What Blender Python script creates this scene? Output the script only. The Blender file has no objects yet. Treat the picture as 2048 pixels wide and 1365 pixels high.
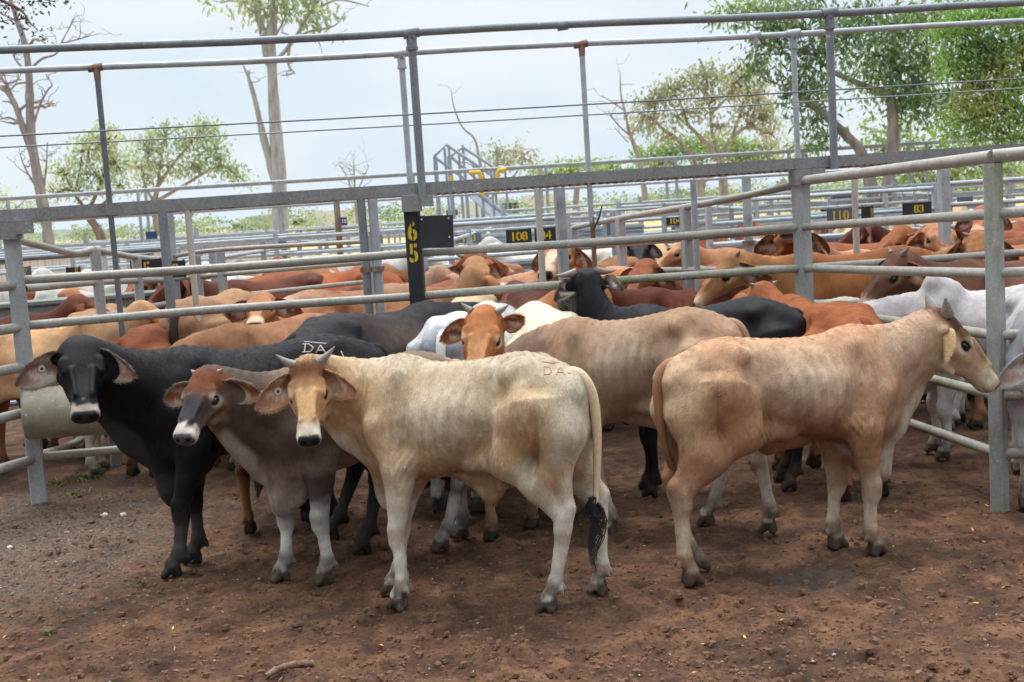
import bpy, bmesh, math, random, os
import numpy as np
from mathutils import Vector, Matrix, noise as mnoise
from mathutils.bvhtree import BVHTree

# ------------------------------------------------------------------ camera, sky, sun, exposure
SC = bpy.context.scene
R = math.radians
CAM_H, F_PX, W_PX, H_PX = 1.75, 2450.0, 2048.0, 1365.0
PITCH, ROLL = R(6.07), R(3.63)
cam_d = bpy.data.cameras.new('camera')
cam = bpy.data.objects.new('camera', cam_d)
SC.collection.objects.link(cam)
cam_d.sensor_width = 36.0
cam_d.lens = F_PX / W_PX * 36.0
cam_d.clip_start = 0.1
cam_d.clip_end = 9000
CAM_M = Matrix.Rotation(R(90) - PITCH, 3, 'X') @ Matrix.Rotation(-ROLL, 3, 'Z')
cam.matrix_world = Matrix.Translation((0, 0, CAM_H)) @ CAM_M.to_4x4()
cam_d.dof.use_dof = True
cam_d.dof.focus_distance = 5.7
cam_d.dof.aperture_fstop = 5.6
SC.camera = cam

SUN_EL, SUN_AZ = R(70), R(340)          # azimuth measured clockwise from +Y
world = bpy.data.worlds.new('World')
SC.world = world
world.use_nodes = True
wn, wl = world.node_tree.nodes, world.node_tree.links
bg = wn['Background']
sky = wn.new('ShaderNodeTexSky')
sky.sky_type = 'NISHITA'
sky.sun_disc = False
sky.sun_elevation = SUN_EL
sky.sun_rotation = SUN_AZ
sky.air_density = 1.0
sky.dust_density = 2.0
tc = wn.new('ShaderNodeTexCoord')
mp = wn.new('ShaderNodeMapping')
mp.inputs['Scale'].default_value = (1.0, 1.0, 3.2)
n1 = wn.new('ShaderNodeTexNoise')
n1.inputs['Scale'].default_value = 3.4
n1.inputs['Detail'].default_value = 5
n1.inputs['Roughness'].default_value = 0.5
cr = wn.new('ShaderNodeValToRGB')
cr.color_ramp.elements[0].position = 0.36
cr.color_ramp.elements[0].color = (5.9, 7.0, 7.8, 1)
cr.color_ramp.elements[1].position = 0.58
cr.color_ramp.elements[1].color = (7.5, 7.85, 8.1, 1)
mx = wn.new('ShaderNodeMix')
mx.data_type = 'RGBA'
mx.inputs['Factor'].default_value = 0.9
wl.new(tc.outputs['Generated'], mp.inputs['Vector'])
wl.new(mp.outputs['Vector'], n1.inputs['Vector'])
wl.new(n1.outputs['Fac'], cr.inputs['Fac'])
wl.new(sky.outputs['Color'], mx.inputs['A'])
wl.new(cr.outputs['Color'], mx.inputs['B'])
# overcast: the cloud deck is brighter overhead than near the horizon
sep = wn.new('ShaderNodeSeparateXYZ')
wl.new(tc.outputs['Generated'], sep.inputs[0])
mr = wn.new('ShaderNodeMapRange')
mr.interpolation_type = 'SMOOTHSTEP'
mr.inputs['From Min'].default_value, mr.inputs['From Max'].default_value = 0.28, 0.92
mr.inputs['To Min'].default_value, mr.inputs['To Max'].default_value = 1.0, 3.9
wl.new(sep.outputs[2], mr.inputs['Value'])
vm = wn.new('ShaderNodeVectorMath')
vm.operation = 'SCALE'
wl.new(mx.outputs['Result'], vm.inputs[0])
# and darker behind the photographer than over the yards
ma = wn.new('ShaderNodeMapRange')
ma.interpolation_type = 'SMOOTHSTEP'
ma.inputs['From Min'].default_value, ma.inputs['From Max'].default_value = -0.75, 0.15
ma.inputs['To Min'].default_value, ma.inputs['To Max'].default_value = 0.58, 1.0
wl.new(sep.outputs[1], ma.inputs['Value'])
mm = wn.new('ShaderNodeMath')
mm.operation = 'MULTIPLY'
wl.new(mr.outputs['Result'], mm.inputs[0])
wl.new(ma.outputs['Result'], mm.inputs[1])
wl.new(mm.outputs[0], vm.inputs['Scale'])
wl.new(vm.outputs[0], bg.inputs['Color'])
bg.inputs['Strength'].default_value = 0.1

sun_d = bpy.data.lights.new('sun', 'SUN')
sun_d.energy = 1.9
sun_d.angle = R(18)
sun_d.color = (1.0, 0.965, 0.91)
sun = bpy.data.objects.new('sun', sun_d)
SC.collection.objects.link(sun)
sdir = Vector((math.sin(SUN_AZ) * math.cos(SUN_EL), math.cos(SUN_AZ) * math.cos(SUN_EL), math.sin(SUN_EL)))
sun.rotation_euler = sdir.to_track_quat('Z', 'Y').to_euler()
SC.view_settings.view_transform = 'Standard'
SC.view_settings.look = 'None'
SC.view_settings.exposure = 0.3
SC.view_settings.gamma = 1.0
SC.view_settings.use_curve_mapping = False
SC.cycles.max_bounces = 6
SC.cycles.diffuse_bounces = 3
SC.cycles.transparent_max_bounces = 8

# ------------------------------------------------------------------ small helpers
COL = SC.collection
TAU = math.tau


def ray(px, py):
    d = Vector(((px - W_PX / 2) / F_PX, (H_PX / 2 - py) / F_PX, -1.0))
    return CAM_M @ d


def at(px, py, Y):
    """World point at distance Y in front of the photographer, seen at photo pixel (px, py)."""
    d = ray(px, py)
    t = Y / d.y
    return Vector((d.x * t, Y, CAM_H + d.z * t))


def gnd(px, py, z=0.0):
    d = ray(px, py)
    t = (z - CAM_H) / d.z
    return Vector((d.x * t, d.y * t, z))


def atz(px, Y, z):
    """World point at distance Y and height z, in photo column px (column taken at that height)."""
    x = (px - 1024) / F_PX * Y
    for _ in range(6):
        v = CAM_M.transposed() @ Vector((x, Y, z - CAM_H))
        p = W_PX / 2 + F_PX * v.x / -v.z
        x += (px - p) / F_PX * Y
    return Vector((x, Y, z))


def lin(r, g, b):
    f = lambda c: (c / 255 / 12.92) if c / 255 <= 0.04045 else ((c / 255 + 0.055) / 1.055) ** 2.4
    return (f(r), f(g), f(b))


def tag(o, label=None, cat=None, group=None, kind=None):
    if label: o['label'] = label
    if cat: o['category'] = cat
    if group: o['group'] = group
    if kind: o['kind'] = kind
    return o


def empty(name, loc=(0, 0, 0), rz=0.0):
    o = bpy.data.objects.new(name, None)
    COL.objects.link(o)
    o.location = loc
    o.rotation_euler = (0, 0, rz)
    o.empty_display_size = 0.1
    return o


def link_mesh(name, me, mat=None, parent=None):
    o = bpy.data.objects.new(name, me)
    COL.objects.link(o)
    if mat is not None and not me.materials:
        me.materials.append(mat)
    if parent is not None:
        o.parent = parent
    return o


def copy_tree(o, parent=None):
    c = o.copy()
    COL.objects.link(c)
    if parent is not None:
        c.parent = parent
    for ch in list(o.children):
        copy_tree(ch, c)
    return c


class MB:
    """Collects boxes, tubes and lathes and links them as ONE mesh object."""

    def __init__(s):
        s.v, s.f = [], []

    def box(s, c, size, rot=None, taper=1.0, bevel=0.0):
        c = Vector(c)
        hx, hy, hz = size[0] / 2, size[1] / 2, size[2] / 2
        b = len(s.v)
        bv = min(bevel, hx * .9, hy * .9)
        ring = [(-hx, -hy + bv), (-hx + bv, -hy), (hx - bv, -hy), (hx, -hy + bv), (hx, hy - bv), (hx - bv, hy), (-hx + bv, hy), (-hx, hy - bv)] if bv > 0 else [(-hx, -hy), (hx, -hy), (hx, hy), (-hx, hy)]
        n = len(ring)
        for z, t in ((-hz, 1.0), (hz, taper)):
            for (x, y) in ring:
                p = Vector((x * t, y * t, z))
                if rot is not None: p = rot @ p
                s.v.append(c + p)
        s.f.append(tuple(b + i for i in reversed(range(n))))
        s.f.append(tuple(b + n + i for i in range(n)))
        for i in range(n):
            j = (i + 1) % n
            s.f.append((b + i, b + j, b + n + j, b + n + i))
        return s

    def tube(s, pts, rad, n=10, caps=True, flat=1.0):
        pts = [Vector(p) for p in pts]
        if not isinstance(rad, (list, tuple)): rad = [rad] * len(pts)
        b = len(s.v)
        prev = None
        for i, p in enumerate(pts):
            t = (pts[min(i + 1, len(pts) - 1)] - pts[max(i - 1, 0)]).normalized()
            if prev is None:
                a = Vector((0, 0, 1)) if abs(t.z) < .9 else Vector((1, 0, 0))
                u = (a - t * a.dot(t)).normalized()
            else:
                u = (prev - t * prev.dot(t))
                u = u.normalized() if u.length > 1e-6 else t.orthogonal().normalized()
            prev = u
            w = t.cross(u)
            for k in range(n):
                an = TAU * k / n
                s.v.append(p + u * (math.cos(an) * rad[i]) + w * (math.sin(an) * rad[i] * flat))
        m = len(pts)
        for i in range(m - 1):
            for k in range(n):
                k2 = (k + 1) % n
                s.f.append((b + i * n + k, b + i * n + k2, b + (i + 1) * n + k2, b + (i + 1) * n + k))
        if caps:
            s.f.append(tuple(b + k for k in reversed(range(n))))
            s.f.append(tuple(b + (m - 1) * n + k for k in range(n)))
        return s

    def quad(s, a, b_, c, d):
        b = len(s.v)
        s.v += [Vector(a), Vector(b_), Vector(c), Vector(d)]
        s.f.append((b, b + 1, b + 2, b + 3))
        return s

    def mesh(s, name, smooth=False):
        me = bpy.data.meshes.new(name)
        me.from_pydata([tuple(v) for v in s.v], [], s.f)
        me.update()
        if smooth:
            me.shade_smooth()
            try:
                me.set_sharp_from_angle(angle=R(40))
            except Exception:
                pass
        return me

    def build(s, name, mat, parent=None, smooth=True):
        return link_mesh(name, s.mesh(name, smooth), mat, parent)


def np_mesh(name, V, F, smooth=True, cols=None, gloss=None):
    """Mesh from numpy vertices and an (n,4) or (n,3) face array, with optional per-vertex colour."""
    me = bpy.data.meshes.new(name)
    V = np.asarray(V, np.float32)
    F = np.asarray(F, np.int32)
    k = F.shape[1]
    me.vertices.add(len(V))
    me.vertices.foreach_set('co', V.ravel())
    me.loops.add(F.size)
    me.loops.foreach_set('vertex_index', F.ravel())
    me.polygons.add(len(F))
    me.polygons.foreach_set('loop_start', np.arange(0, F.size, k, dtype=np.int32))
    me.polygons.foreach_set('loop_total', np.full(len(F), k, np.int32))
    me.update(calc_edges=True)
    if smooth:
        me.polygons.foreach_set('use_smooth', np.ones(len(F), bool))
    if cols is not None:
        set_cols(me, cols, gloss)
    me.validate()
    return me


def set_cols(me, cols, gloss=None):
    a = me.color_attributes.new('coat', 'FLOAT_COLOR', 'POINT')
    c = np.ones((len(cols), 4), np.float32)
    c[:, :3] = cols
    if gloss is not None: c[:, 3] = gloss
    a.data.foreach_set('color', c.ravel())


def smooth01(a, b, x):
    t = np.clip((x - a) / (b - a + 1e-9), 0, 1)
    return t * t * (3 - 2 * t)


def vnoise(P, scale, seed=0):
    """Cheap smooth 3-D value noise in about -1..1, vectorised."""
    rng = np.random.RandomState(seed + 17)
    tab = rng.rand(4096).astype(np.float32) * 2 - 1
    q = np.asarray(P, np.float64) * scale + rng.rand(3) * 50 + 500
    i = np.floor(q).astype(np.int64)
    f = (q - i).astype(np.float32)
    f = f * f * (3 - 2 * f)
    out = 0
    for dx in (0, 1):
        for dy in (0, 1):
            for dz in (0, 1):
                h = ((i[:, 0] + dx) * 73856093 ^ (i[:, 1] + dy) * 19349663 ^ (i[:, 2] + dz) * 83492791) & 4095
                w = (f[:, 0] if dx else 1 - f[:, 0]) * (f[:, 1] if dy else 1 - f[:, 1]) * (f[:, 2] if dz else 1 - f[:, 2])
                out = out + tab[h] * w
    return out


# ------------------------------------------------------------------ node material helper
def new_mat(name):
    m = bpy.data.materials.new(name)
    m.use_nodes = True
    nt = m.node_tree
    return m, nt, nt.nodes['Principled BSDF']


def ramp(nt, fac, stops):
    r = nt.nodes.new('ShaderNodeValToRGB')
    e = r.color_ramp.elements
    while len(e) < len(stops): e.new(0.5)
    for i, (p, c) in enumerate(stops):
        e[i].position = p
        e[i].color = (*c, 1)
    nt.links.new(fac, r.inputs['Fac'])
    return r.outputs['Color']


def noise(nt, scale, detail=4, rough=0.55, vec=None, dist=0.0):
    n = nt.nodes.new('ShaderNodeTexNoise')
    n.inputs['Scale'].default_value = scale
    n.inputs['Detail'].default_value = detail
    n.inputs['Roughness'].default_value = rough
    n.inputs['Distortion'].default_value = dist
    if vec is not None: nt.links.new(vec, n.inputs['Vector'])
    return n.outputs['Fac']


def coords(nt, scale=(1, 1, 1), out='Object'):
    t = nt.nodes.new('ShaderNodeTexCoord')
    m = nt.nodes.new('ShaderNodeMapping')
    m.inputs['Scale'].default_value = scale
    nt.links.new(t.outputs[out], m.inputs['Vector'])
    return m.outputs['Vector']


def mix(nt, fac, a, b, mode='MIX'):
    m = nt.nodes.new('ShaderNodeMix')
    m.data_type = 'RGBA'
    m.blend_type = mode
    for key, val in (('Factor', fac), ('A', a), ('B', b)):
        s = [i for i in m.inputs if i.name == key and i.enabled][0]
        if hasattr(val, 'is_linked') or hasattr(val, 'links'):
            nt.links.new(val, s)
        else:
            s.default_value = val if isinstance(val, (int, float)) else (*val, 1)[:4]
    return [o for o in m.outputs if o.enabled][0]


def maths(nt, op, a, b=None):
    m = nt.nodes.new('ShaderNodeMath')
    m.operation = op
    for i, v in enumerate((a, b)):
        if v is None: continue
        if isinstance(v, (int, float)):
            m.inputs[i].default_value = v
        else:
            nt.links.new(v, m.inputs[i])
    return m.outputs[0]


def bump(nt, bsdf, height, strength, dist=0.01):
    b = nt.nodes.new('ShaderNodeBump')
    b.inputs['Strength'].default_value = strength
    b.inputs['Distance'].default_value = dist
    nt.links.new(height, b.inputs['Height'])
    nt.links.new(b.outputs['Normal'], bsdf.inputs['Normal'])


def coat_material(name, hair=1.0):
    m, nt, b = new_mat(name)
    at_ = nt.nodes.new('ShaderNodeAttribute')
    at_.attribute_name = 'coat'
    v = coords(nt, (38, 38, 9))
    hairn = noise(nt, 6.0, 3, 0.6, v, 0.6)
    blot = noise(nt, 9.0, 4, 0.6, coords(nt))
    fac = maths(nt, 'ADD', maths(nt, 'MULTIPLY', hairn, 0.85 * hair), maths(nt, 'MULTIPLY', blot, 0.34))
    g = maths(nt, 'ADD', fac, 0.42)
    cc = nt.nodes.new('ShaderNodeCombineColor')
    for i in range(3): nt.links.new(g, cc.inputs[i])
    c = mix(nt, 1.0, at_.outputs['Color'], cc.outputs['Color'], 'MULTIPLY')
    nt.links.new(c, b.inputs['Base Color'])
    rr = maths(nt, 'SUBTRACT', 0.8, maths(nt, 'MULTIPLY', at_.outputs['Alpha'], 0.46))
    nt.links.new(rr, b.inputs['Roughness'])
    b.inputs['Specular IOR Level'].default_value = 0.14
    b.inputs['Sheen Weight'].default_value = 0.0
    b.inputs['Sheen Roughness'].default_value = 0.5
    bump(nt, b, hairn, 0.5 * hair, 0.007)
    return m
# ------------------------------------------------------------------ cattle: one continuous implicit surface per animal
def sm_table(rows, n=240):
    """Smooth (Catmull-Rom) resampling of profile rows (u, a, b, c ...)."""
    rows = np.array(rows, np.float64)
    u = rows[:, 0]
    us = np.linspace(u[0], u[-1], n)
    out = [us]
    m_ = np.gradient(rows[:, 1:], u, axis=0)
    i = np.clip(np.searchsorted(u, us) - 1, 0, len(u) - 2)
    h = (u[i + 1] - u[i])[:, None]
    t = ((us - u[i])[:, None]) / h
    p0, p1, m0, m1 = rows[i, 1:], rows[i + 1, 1:], m_[i] * h, m_[i + 1] * h
    val = (2 * t ** 3 - 3 * t ** 2 + 1) * p0 + (t ** 3 - 2 * t ** 2 + t) * m0 + (-2 * t ** 3 + 3 * t ** 2) * p1 + (t ** 3 - t ** 2) * m1
    return np.column_stack([us, val])


class Field:
    def __init__(s):
        s.p = []

    def add(s, fn, lo, hi, k, tag):
        s.p.append((fn, np.array(lo, float), np.array(hi, float), k, tag))

    def capsule(s, a, b, ra, rb, k=0.04, tag='body', flat=1.0):
        a, b = np.array(a, float), np.array(b, float)
        ba = b - a
        L2 = max(ba @ ba, 1e-9)

        def fn(x, y, z):
            px, py, pz = x - a[0], y - a[1], z - a[2]
            h = np.clip((px * ba[0] + py * ba[1] + pz * ba[2]) / L2, 0, 1)
            dx, dy, dz = px - ba[0] * h, py - ba[1] * h, pz - ba[2] * h
            return np.sqrt(dx * dx + dy * dy + dz * dz) - (ra + (rb - ra) * h)

        r = max(ra, rb)
        s.add(fn, np.minimum(a, b) - r, np.maximum(a, b) + r, k, tag)

    def chain(s, pts, rad, k=0.04, tag='body'):
        for i in range(len(pts) - 1):
            s.capsule(pts[i], pts[i + 1], rad[i], rad[i + 1], k, tag)

    def loft(s, tab, frame, shape, p, k, tag):
        """Profile along u with top, bottom, half-width; frame = (origin, u, v, w axes)."""
        o, U, V, Wd = [np.array(q, float) for q in frame]
        u0, u1 = tab[0, 0], tab[-1, 0]

        def fn(x, y, z):
            px, py, pz = x - o[0], y - o[1], z - o[2]
            u = px * U[0] + py * U[1] + pz * U[2]
            v = px * V[0] + py * V[1] + pz * V[2]
            w = px * Wd[0] + py * Wd[1] + pz * Wd[2]
            zt = np.interp(u, tab[:, 0], tab[:, 1])
            zb = np.interp(u, tab[:, 0], tab[:, 2])
            hw = np.maximum(np.interp(u, tab[:, 0], tab[:, 3]), .006)
            h = np.maximum((zt - zb) / 2, .006)
            t = (w - (zt + zb) / 2) / h
            hw2 = hw * shape(np.clip(t, -1.3, 1.3), u)
            q = (np.abs(t) ** p + np.abs(v / hw2) ** p) ** (1 / p)
            d = (q - 1) * np.minimum(h, hw2)
            du = np.maximum(np.maximum(u0 - u, u - u1), 0)
            return np.where(du > 0, np.hypot(np.maximum(d, 0), du), d)

        ext = []
        zt, zb, hw = tab[:, 1].max(), tab[:, 2].min(), tab[:, 3].max() * 1.15
        for uu in (u0, u1):
            for vv in (-hw, hw):
                for ww in (zb, zt):
                    ext.append(o + U * uu + V * vv + Wd * ww)
        ext = np.array(ext)
        s.add(fn, ext.min(0), ext.max(0), k, tag)

    @staticmethod
    def smin(a, b, k):
        h = np.maximum(k - np.abs(a - b), 0) / k
        return np.minimum(a, b) - h * h * k * 0.25

    def grid(s, h, warp):
        lo = np.min([q[1] for q in s.p], 0) - 3 * h
        hi = np.max([q[2] for q in s.p], 0) + 3 * h
        n = np.ceil((hi - lo) / h).astype(int) + 1
        ax = [(lo[i] + np.arange(n[i]) * h).astype(np.float32) for i in range(3)]
        f = np.full(n, 0.5, np.float32)
        for fn, a, b, k, tg in s.p:
            mg = k + 2.5 * h
            i0 = np.maximum(((a - mg - lo) / h).astype(int), 0)
            i1 = np.minimum(((b + mg - lo) / h).astype(int) + 2, n)
            sl = tuple(slice(i0[j], i1[j]) for j in range(3))
            d = fn(ax[0][sl[0]][:, None, None], ax[1][sl[1]][None, :, None], ax[2][sl[2]][None, None, :])
            f[sl] = s.smin(f[sl], d.astype(np.float32), k)
        for c, rad, amp in warp:
            c, rad = np.array(c, float), np.array(rad, float)
            i0 = np.maximum(((c - 2.4 * rad - lo) / h).astype(int), 0)
            i1 = np.minimum(((c + 2.4 * rad - lo) / h).astype(int) + 2, n)
            if np.any(i1 <= i0): continue
            sl = tuple(slice(i0[j], i1[j]) for j in range(3))
            e = [((ax[j][sl[j]] - c[j]) / rad[j]) ** 2 for j in range(3)]
            f[sl] += (amp * np.exp(-(e[0][:, None, None] + e[1][None, :, None] + e[2][None, None, :]))).astype(np.float32)
        return f, lo, ax

    def dist(s, P, tags):
        x, y, z = P[:, 0], P[:, 1], P[:, 2]
        d = np.full(len(P), 9.0)
        for fn, a, b, k, tg in s.p:
            if tg in tags: d = np.minimum(d, fn(x, y, z))
        return d


def surface_nets(f, lo, h):
    s = f < 0
    nx, ny, nz = f.shape
    c = np.zeros((nx - 1, ny - 1, nz - 1), np.int8)
    for dx in (0, 1):
        for dy in (0, 1):
            for dz in (0, 1):
                c += s[dx:nx - 1 + dx, dy:ny - 1 + dy, dz:nz - 1 + dz]
    act = (c > 0) & (c < 8)
    idx = np.argwhere(act)
    vid = np.full(c.shape, -1, np.int32)
    vid[act] = np.arange(len(idx))
    acc = np.zeros((len(idx), 3))
    cnt = np.zeros(len(idx))
    I, J, K = idx.T
    for axis in range(3):
        for a in (0, 1):
            for b in (0, 1):
                off = [0, 0, 0]
                o = [q for q in range(3) if q != axis]
                off[o[0]], off[o[1]] = a, b
                i0, j0, k0 = I + off[0], J + off[1], K + off[2]
                d = [0, 0, 0]
                d[axis] = 1
                f0 = f[i0, j0, k0]
                f1 = f[i0 + d[0], j0 + d[1], k0 + d[2]]
                m = (f0 < 0) != (f1 < 0)
                t = f0[m] / (f0[m] - f1[m])
                p = np.array(off, float)[None, :].repeat(m.sum(), 0)
                p[:, axis] += t
                acc[m] += p
                cnt[m] += 1
    V = lo + (idx + acc / cnt[:, None]) * h
    F = []
    for axis in range(3):
        d = [0, 0, 0]
        d[axis] = 1
        o = [q for q in range(3) if q != axis]
        A = s[:nx - d[0], :ny - d[1], :nz - d[2]]
        B = s[d[0]:, d[1]:, d[2]:]
        E = np.argwhere(A != B)
        ok = (E[:, o[0]] > 0) & (E[:, o[1]] > 0) & (E[:, o[0]] < f.shape[o[0]] - 1) & (E[:, o[1]] < f.shape[o[1]] - 1)
        E = E[ok]
        q = []
        for a, b in ((-1, -1), (0, -1), (0, 0), (-1, 0)):
            g = E.copy()
            g[:, o[0]] += a
            g[:, o[1]] += b
            q.append(vid[g[:, 0], g[:, 1], g[:, 2]])
        q = np.stack(q, 1)
        flip = A[E[:, 0], E[:, 1], E[:, 2]]
        if axis == 1: flip = ~flip
        q[~flip] = q[~flip][:, ::-1]
        F.append(q)
    return V, np.concatenate(F)


TRUNK = sm_table([
    (-0.655, 0.955, 0.87, 0.015), (-0.635, 1.00, 0.78, 0.06), (-0.57, 1.045, 0.70, 0.105), (-0.46, 1.09, 0.64, 0.156),
    (-0.33, 1.118, 0.655, 0.186), (-0.20, 1.105, 0.662, 0.194), (-0.05, 1.085, 0.605, 0.214), (0.12, 1.08, 0.545, 0.226),
    (0.26, 1.092, 0.525, 0.200), (0.38, 1.115, 0.520, 0.168), (0.47, 1.075, 0.530, 0.135), (0.55, 0.98, 0.58, 0.092), (0.60, 0.88, 0.66, 0.035)])
HEAD = sm_table([
    (-0.075, -0.045, -0.10, 0.015), (-0.055, -0.018, -0.13, 0.050), (-0.01, 0.006, -0.175, 0.086), (0.04, 0.017, -0.212, 0.096), (0.10, 0.019, -0.232, 0.1),
    (0.16, 0.012, -0.226, 0.097), (0.22, 0.001, -0.196, 0.082), (0.29, -0.008, -0.158, 0.065), (0.36, -0.016, -0.132, 0.0575),
    (0.415, -0.022, -0.130, 0.062), (0.455, -0.032, -0.128, 0.061), (0.485, -0.052, -0.112, 0.048), (0.498, -0.07, -0.095, 0.018)])


def trunk_shape(t, u):
    hi = np.clip(t, 0, 1)
    lo = np.clip(-t, 0, 1)
    return 1.0 - 0.30 * hi ** 2 - 0.10 * lo ** 2 + 0.10 * np.exp(-((t - .1) / .5) ** 2)


def head_shape(t, u):
    lo = np.clip(-t, 0, 1)
    return 1.0 - 0.34 * lo * (u < 2) * smooth01(.44, .30, u) + 0.02


def cow_field(sp):
    """sp: dict with pose; everything in the animal's own frame (x forward, y left, z up, metres before scaling)."""
    F = Field()
    warp = []
    fat = sp.get('fat', .93)
    tr = TRUNK.copy()
    tr[:, 3] *= fat
    tr[:, 2] += sp.get('lean', .018) * smooth01(-.50, -.25, tr[:, 0]) * smooth01(.52, .30, tr[:, 0])
    F.loft(tr, ((0, 0, 0), (1, 0, 0), (0, 1, 0), (0, 0, 1)), trunk_shape, 2.45, .05, 'trunk')
    bony = sp.get('bony', 1.0) * 1.4
    feet = sp.get('feet', {})
    jt = {}
    for key, sx, sy in (('FL', 1, 1), ('FR', 1, -1), ('HL', -1, 1), ('HR', -1, -1)):
        if sx > 0:
            J = [(.40, .125, .80), (.325, .135, .625), (.355, .120, .335), (.345, .118, .115), (.375, .118, .045)]
        else:
            J = [(-.41, .115, .90), (-.295, .145, .685), (-.578, .120, .420), (-.535, .118, .125), (-.495, .118, .045)]
        J = [np.array((a, b * sy, c)) for a, b, c in J]
        dx, dy = feet.get(key, (0, 0))
        z0 = .86
        J = [j + np.array((dx, dy, 0)) * np.clip((z0 - j[2]) / (z0 - .045), 0, 1) ** 1.05 for j in J]
        jt[key] = J
        A, E, K, T, O = J
        if sx > 0:
            F.chain([(.33, .085 * sy, 1.01), tuple(A * (1, .93, 1)), tuple(E)], [.055, .098, .078], .07, 'shoulder')
            F.chain([E, K], [.080, .041], .05, 'leg')
            F.capsule(E + (-.025, 0, .03), E * .5 + K * .5 + (-.012, 0, 0), .06, .035, .04, 'leg')
            F.chain([K + (.008, 0, .022), K + (.006, 0, -.03)], [.0455, .042], .014, 'leg')
            F.chain([K, T], [.0285, .026], .03, 'leg')
            F.capsule(K + (-.018, 0, -.03), T + (-.014, 0, .02), .019, .018, .02, 'leg')
        else:
            F.chain([(-.40, .10 * sy, .95), tuple(A), tuple(E)], [.09, .148, .088], .08, 'thigh')
            F.chain([(-.545, .07 * sy, .93), (-.555, .095 * sy, .78), tuple(np.array((-.50, .118 * sy, .60)) + (J[2] - np.array((-.575, .122 * sy, .42))) * .5)], [.068, .090, .076], .08, 'thigh')
            F.chain([E, E * .5 + K * .5 + (-.015, 0, .01), K + (.012, 0, .01)], [.086, .068, .043], .06, 'leg')
            F.capsule(E + (.0, -.02 * sy, -.02), (-.06, .10 * sy, .635), .05, .03, .08, 'belly')                      # flank fold
            F.capsule(np.array((-.52, .115 * sy, .66)), K + (-.028, 0, .04), .058, .025, .055, 'leg')
            F.capsule(K + (-.03, 0, .045), K + (.012, 0, -.05), .028, .040, .025, 'leg')
            F.chain([K, T], [.033, .027], .03, 'leg')
            F.capsule(K + (-.02, 0, -.04), T + (-.014, 0, .02), .020, .018, .02, 'leg')
        F.capsule(T + (-.004, 0, .014), T + (-.006, 0, -.008), .037, .036, .016, 'leg')
        F.chain([T, O + (-.002, 0, .024)], [.029, .033], .016, 'leg')
        F.capsule(T + (-.038, .018 * sy, -.012), T + (-.044, .018 * sy, -.026), .012, .010, .008, 'hoof')
        F.capsule(T + (-.038, -.018 * sy, -.012), T + (-.044, -.018 * sy, -.026), .012, .010, .008, 'hoof')
        for q in (-1, 1):
            F.chain([O + (-.016, q * .018, .014), O + (-.028, q * .020, -.022)], [.0265, .022], .008, 'hoof')
            F.chain([O + (-.006, q * .017, .014), O + (.036, q * .0175, -.024)], [.0275, .018], .005, 'hoof')
        if sx < 0:
            F.capsule((-.30, .165 * sy * fat, 1.03), (-.37, .13 * sy * fat, 1.05), .022 * bony, .034, .07, 'trunk')      # hook bone
            F.capsule((-.605, .075 * sy, .955), (-.62, .07 * sy, .94), .035, .035, .05, 'trunk')                  # pin bone
            warp.append(((-.205, .20 * sy * fat, .965), (.115, .085, .085), .025 * bony))                           # hollow before the hook
            warp.append(((-.455, .19 * sy * fat, .945), (.11, .07, .095), .022 * bony))                             # between hook and pin
            F.capsule((-.325, .165 * sy * fat, 1.02), (-.255, .178 * sy * fat, .76), .026, .030, .05, 'thigh')              # front edge of the thigh
            warp.append(((-.165, .21 * sy * fat, .79), (.05, .07, .12), .014 * bony))
            for i in range(5):                                                                                       # seam between the thigh muscles
                warp.append(((-.475 + .012 * i, .215 * sy - .012 * i * sy, .86 - .06 * i), (.022, .09, .05), .010 * bony))
            warp.append((K + (.004, .04 * sy, .085), (.022, .03, .05), .012))
            warp.append((K + (.004, -.04 * sy, .085), (.022, .03, .05), .012))
            warp.append(((-.46, .20 * sy, .74), (.09, .06, .10), -.012))
        else:
            warp.append(((.265, .20 * sy * fat, .82), (.045, .06, .17), .014 * bony))                               # behind the shoulder blade
            warp.append(((.36, .16 * sy, .94), (.06, .07, .09), -.008))
            warp.append(((.40, .19 * sy, .86), (.03, .05, .08), .006))
            F.capsule((.355, .115 * sy, 1.0), (.425, .155 * sy, .80), .018, .026, .04, 'shoulder')                        # spine of the blade, point of shoulder
            warp.append(((.31, .17 * sy, .93), (.03, .06, .07), .009 * bony))
            warp.append(((.255, .16 * sy, .61), (.03, .08, .05), .014))
            warp.append(((.375, .17 * sy, .70), (.025, .05, .05), .007))
    # neck and head
    ny, npz, nl = R(sp.get('neck_yaw', 0)), R(sp.get('neck_pitch', 30)), sp.get('neck_len', .40)
    hy, hp, hr = R(sp.get('head_yaw', 0)), R(sp.get('head_pitch', 40)), R(sp.get('head_roll', 0))
    hs = sp.get('head_scale', 1.0)
    base = np.array((.44, 0, .90))
    nd = np.array((math.cos(npz) * math.cos(ny), math.cos(npz) * math.sin(ny), math.sin(npz)))
    occ = base + nd * nl
    D = Vector((math.cos(hp) * math.cos(hy), math.cos(hp) * math.sin(hy), -math.sin(hp)))
    L_ = Vector((-math.sin(hy), math.cos(hy), 0))
    U_ = D.cross(L_)
    rot = Matrix.Rotation(hr, 3, D)
    L_, U_ = rot @ L_, rot @ U_
    D, L_, U_ = np.array(D), np.array(L_), np.array(U_)
    O = occ + U_ * .085 * hs - D * .02 * hs                  # poll
    hu, hv = hs * sp.get('head_len', .90), hs * sp.get('head_wide', 1.10)         # young beasts: short, broad heads
    F.loft(HEAD * np.array((hu, hs, hs, hv)), (O, D, L_, U_), lambda t, u: head_shape(t, u / hu), 2.5, .035, 'head')
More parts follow.
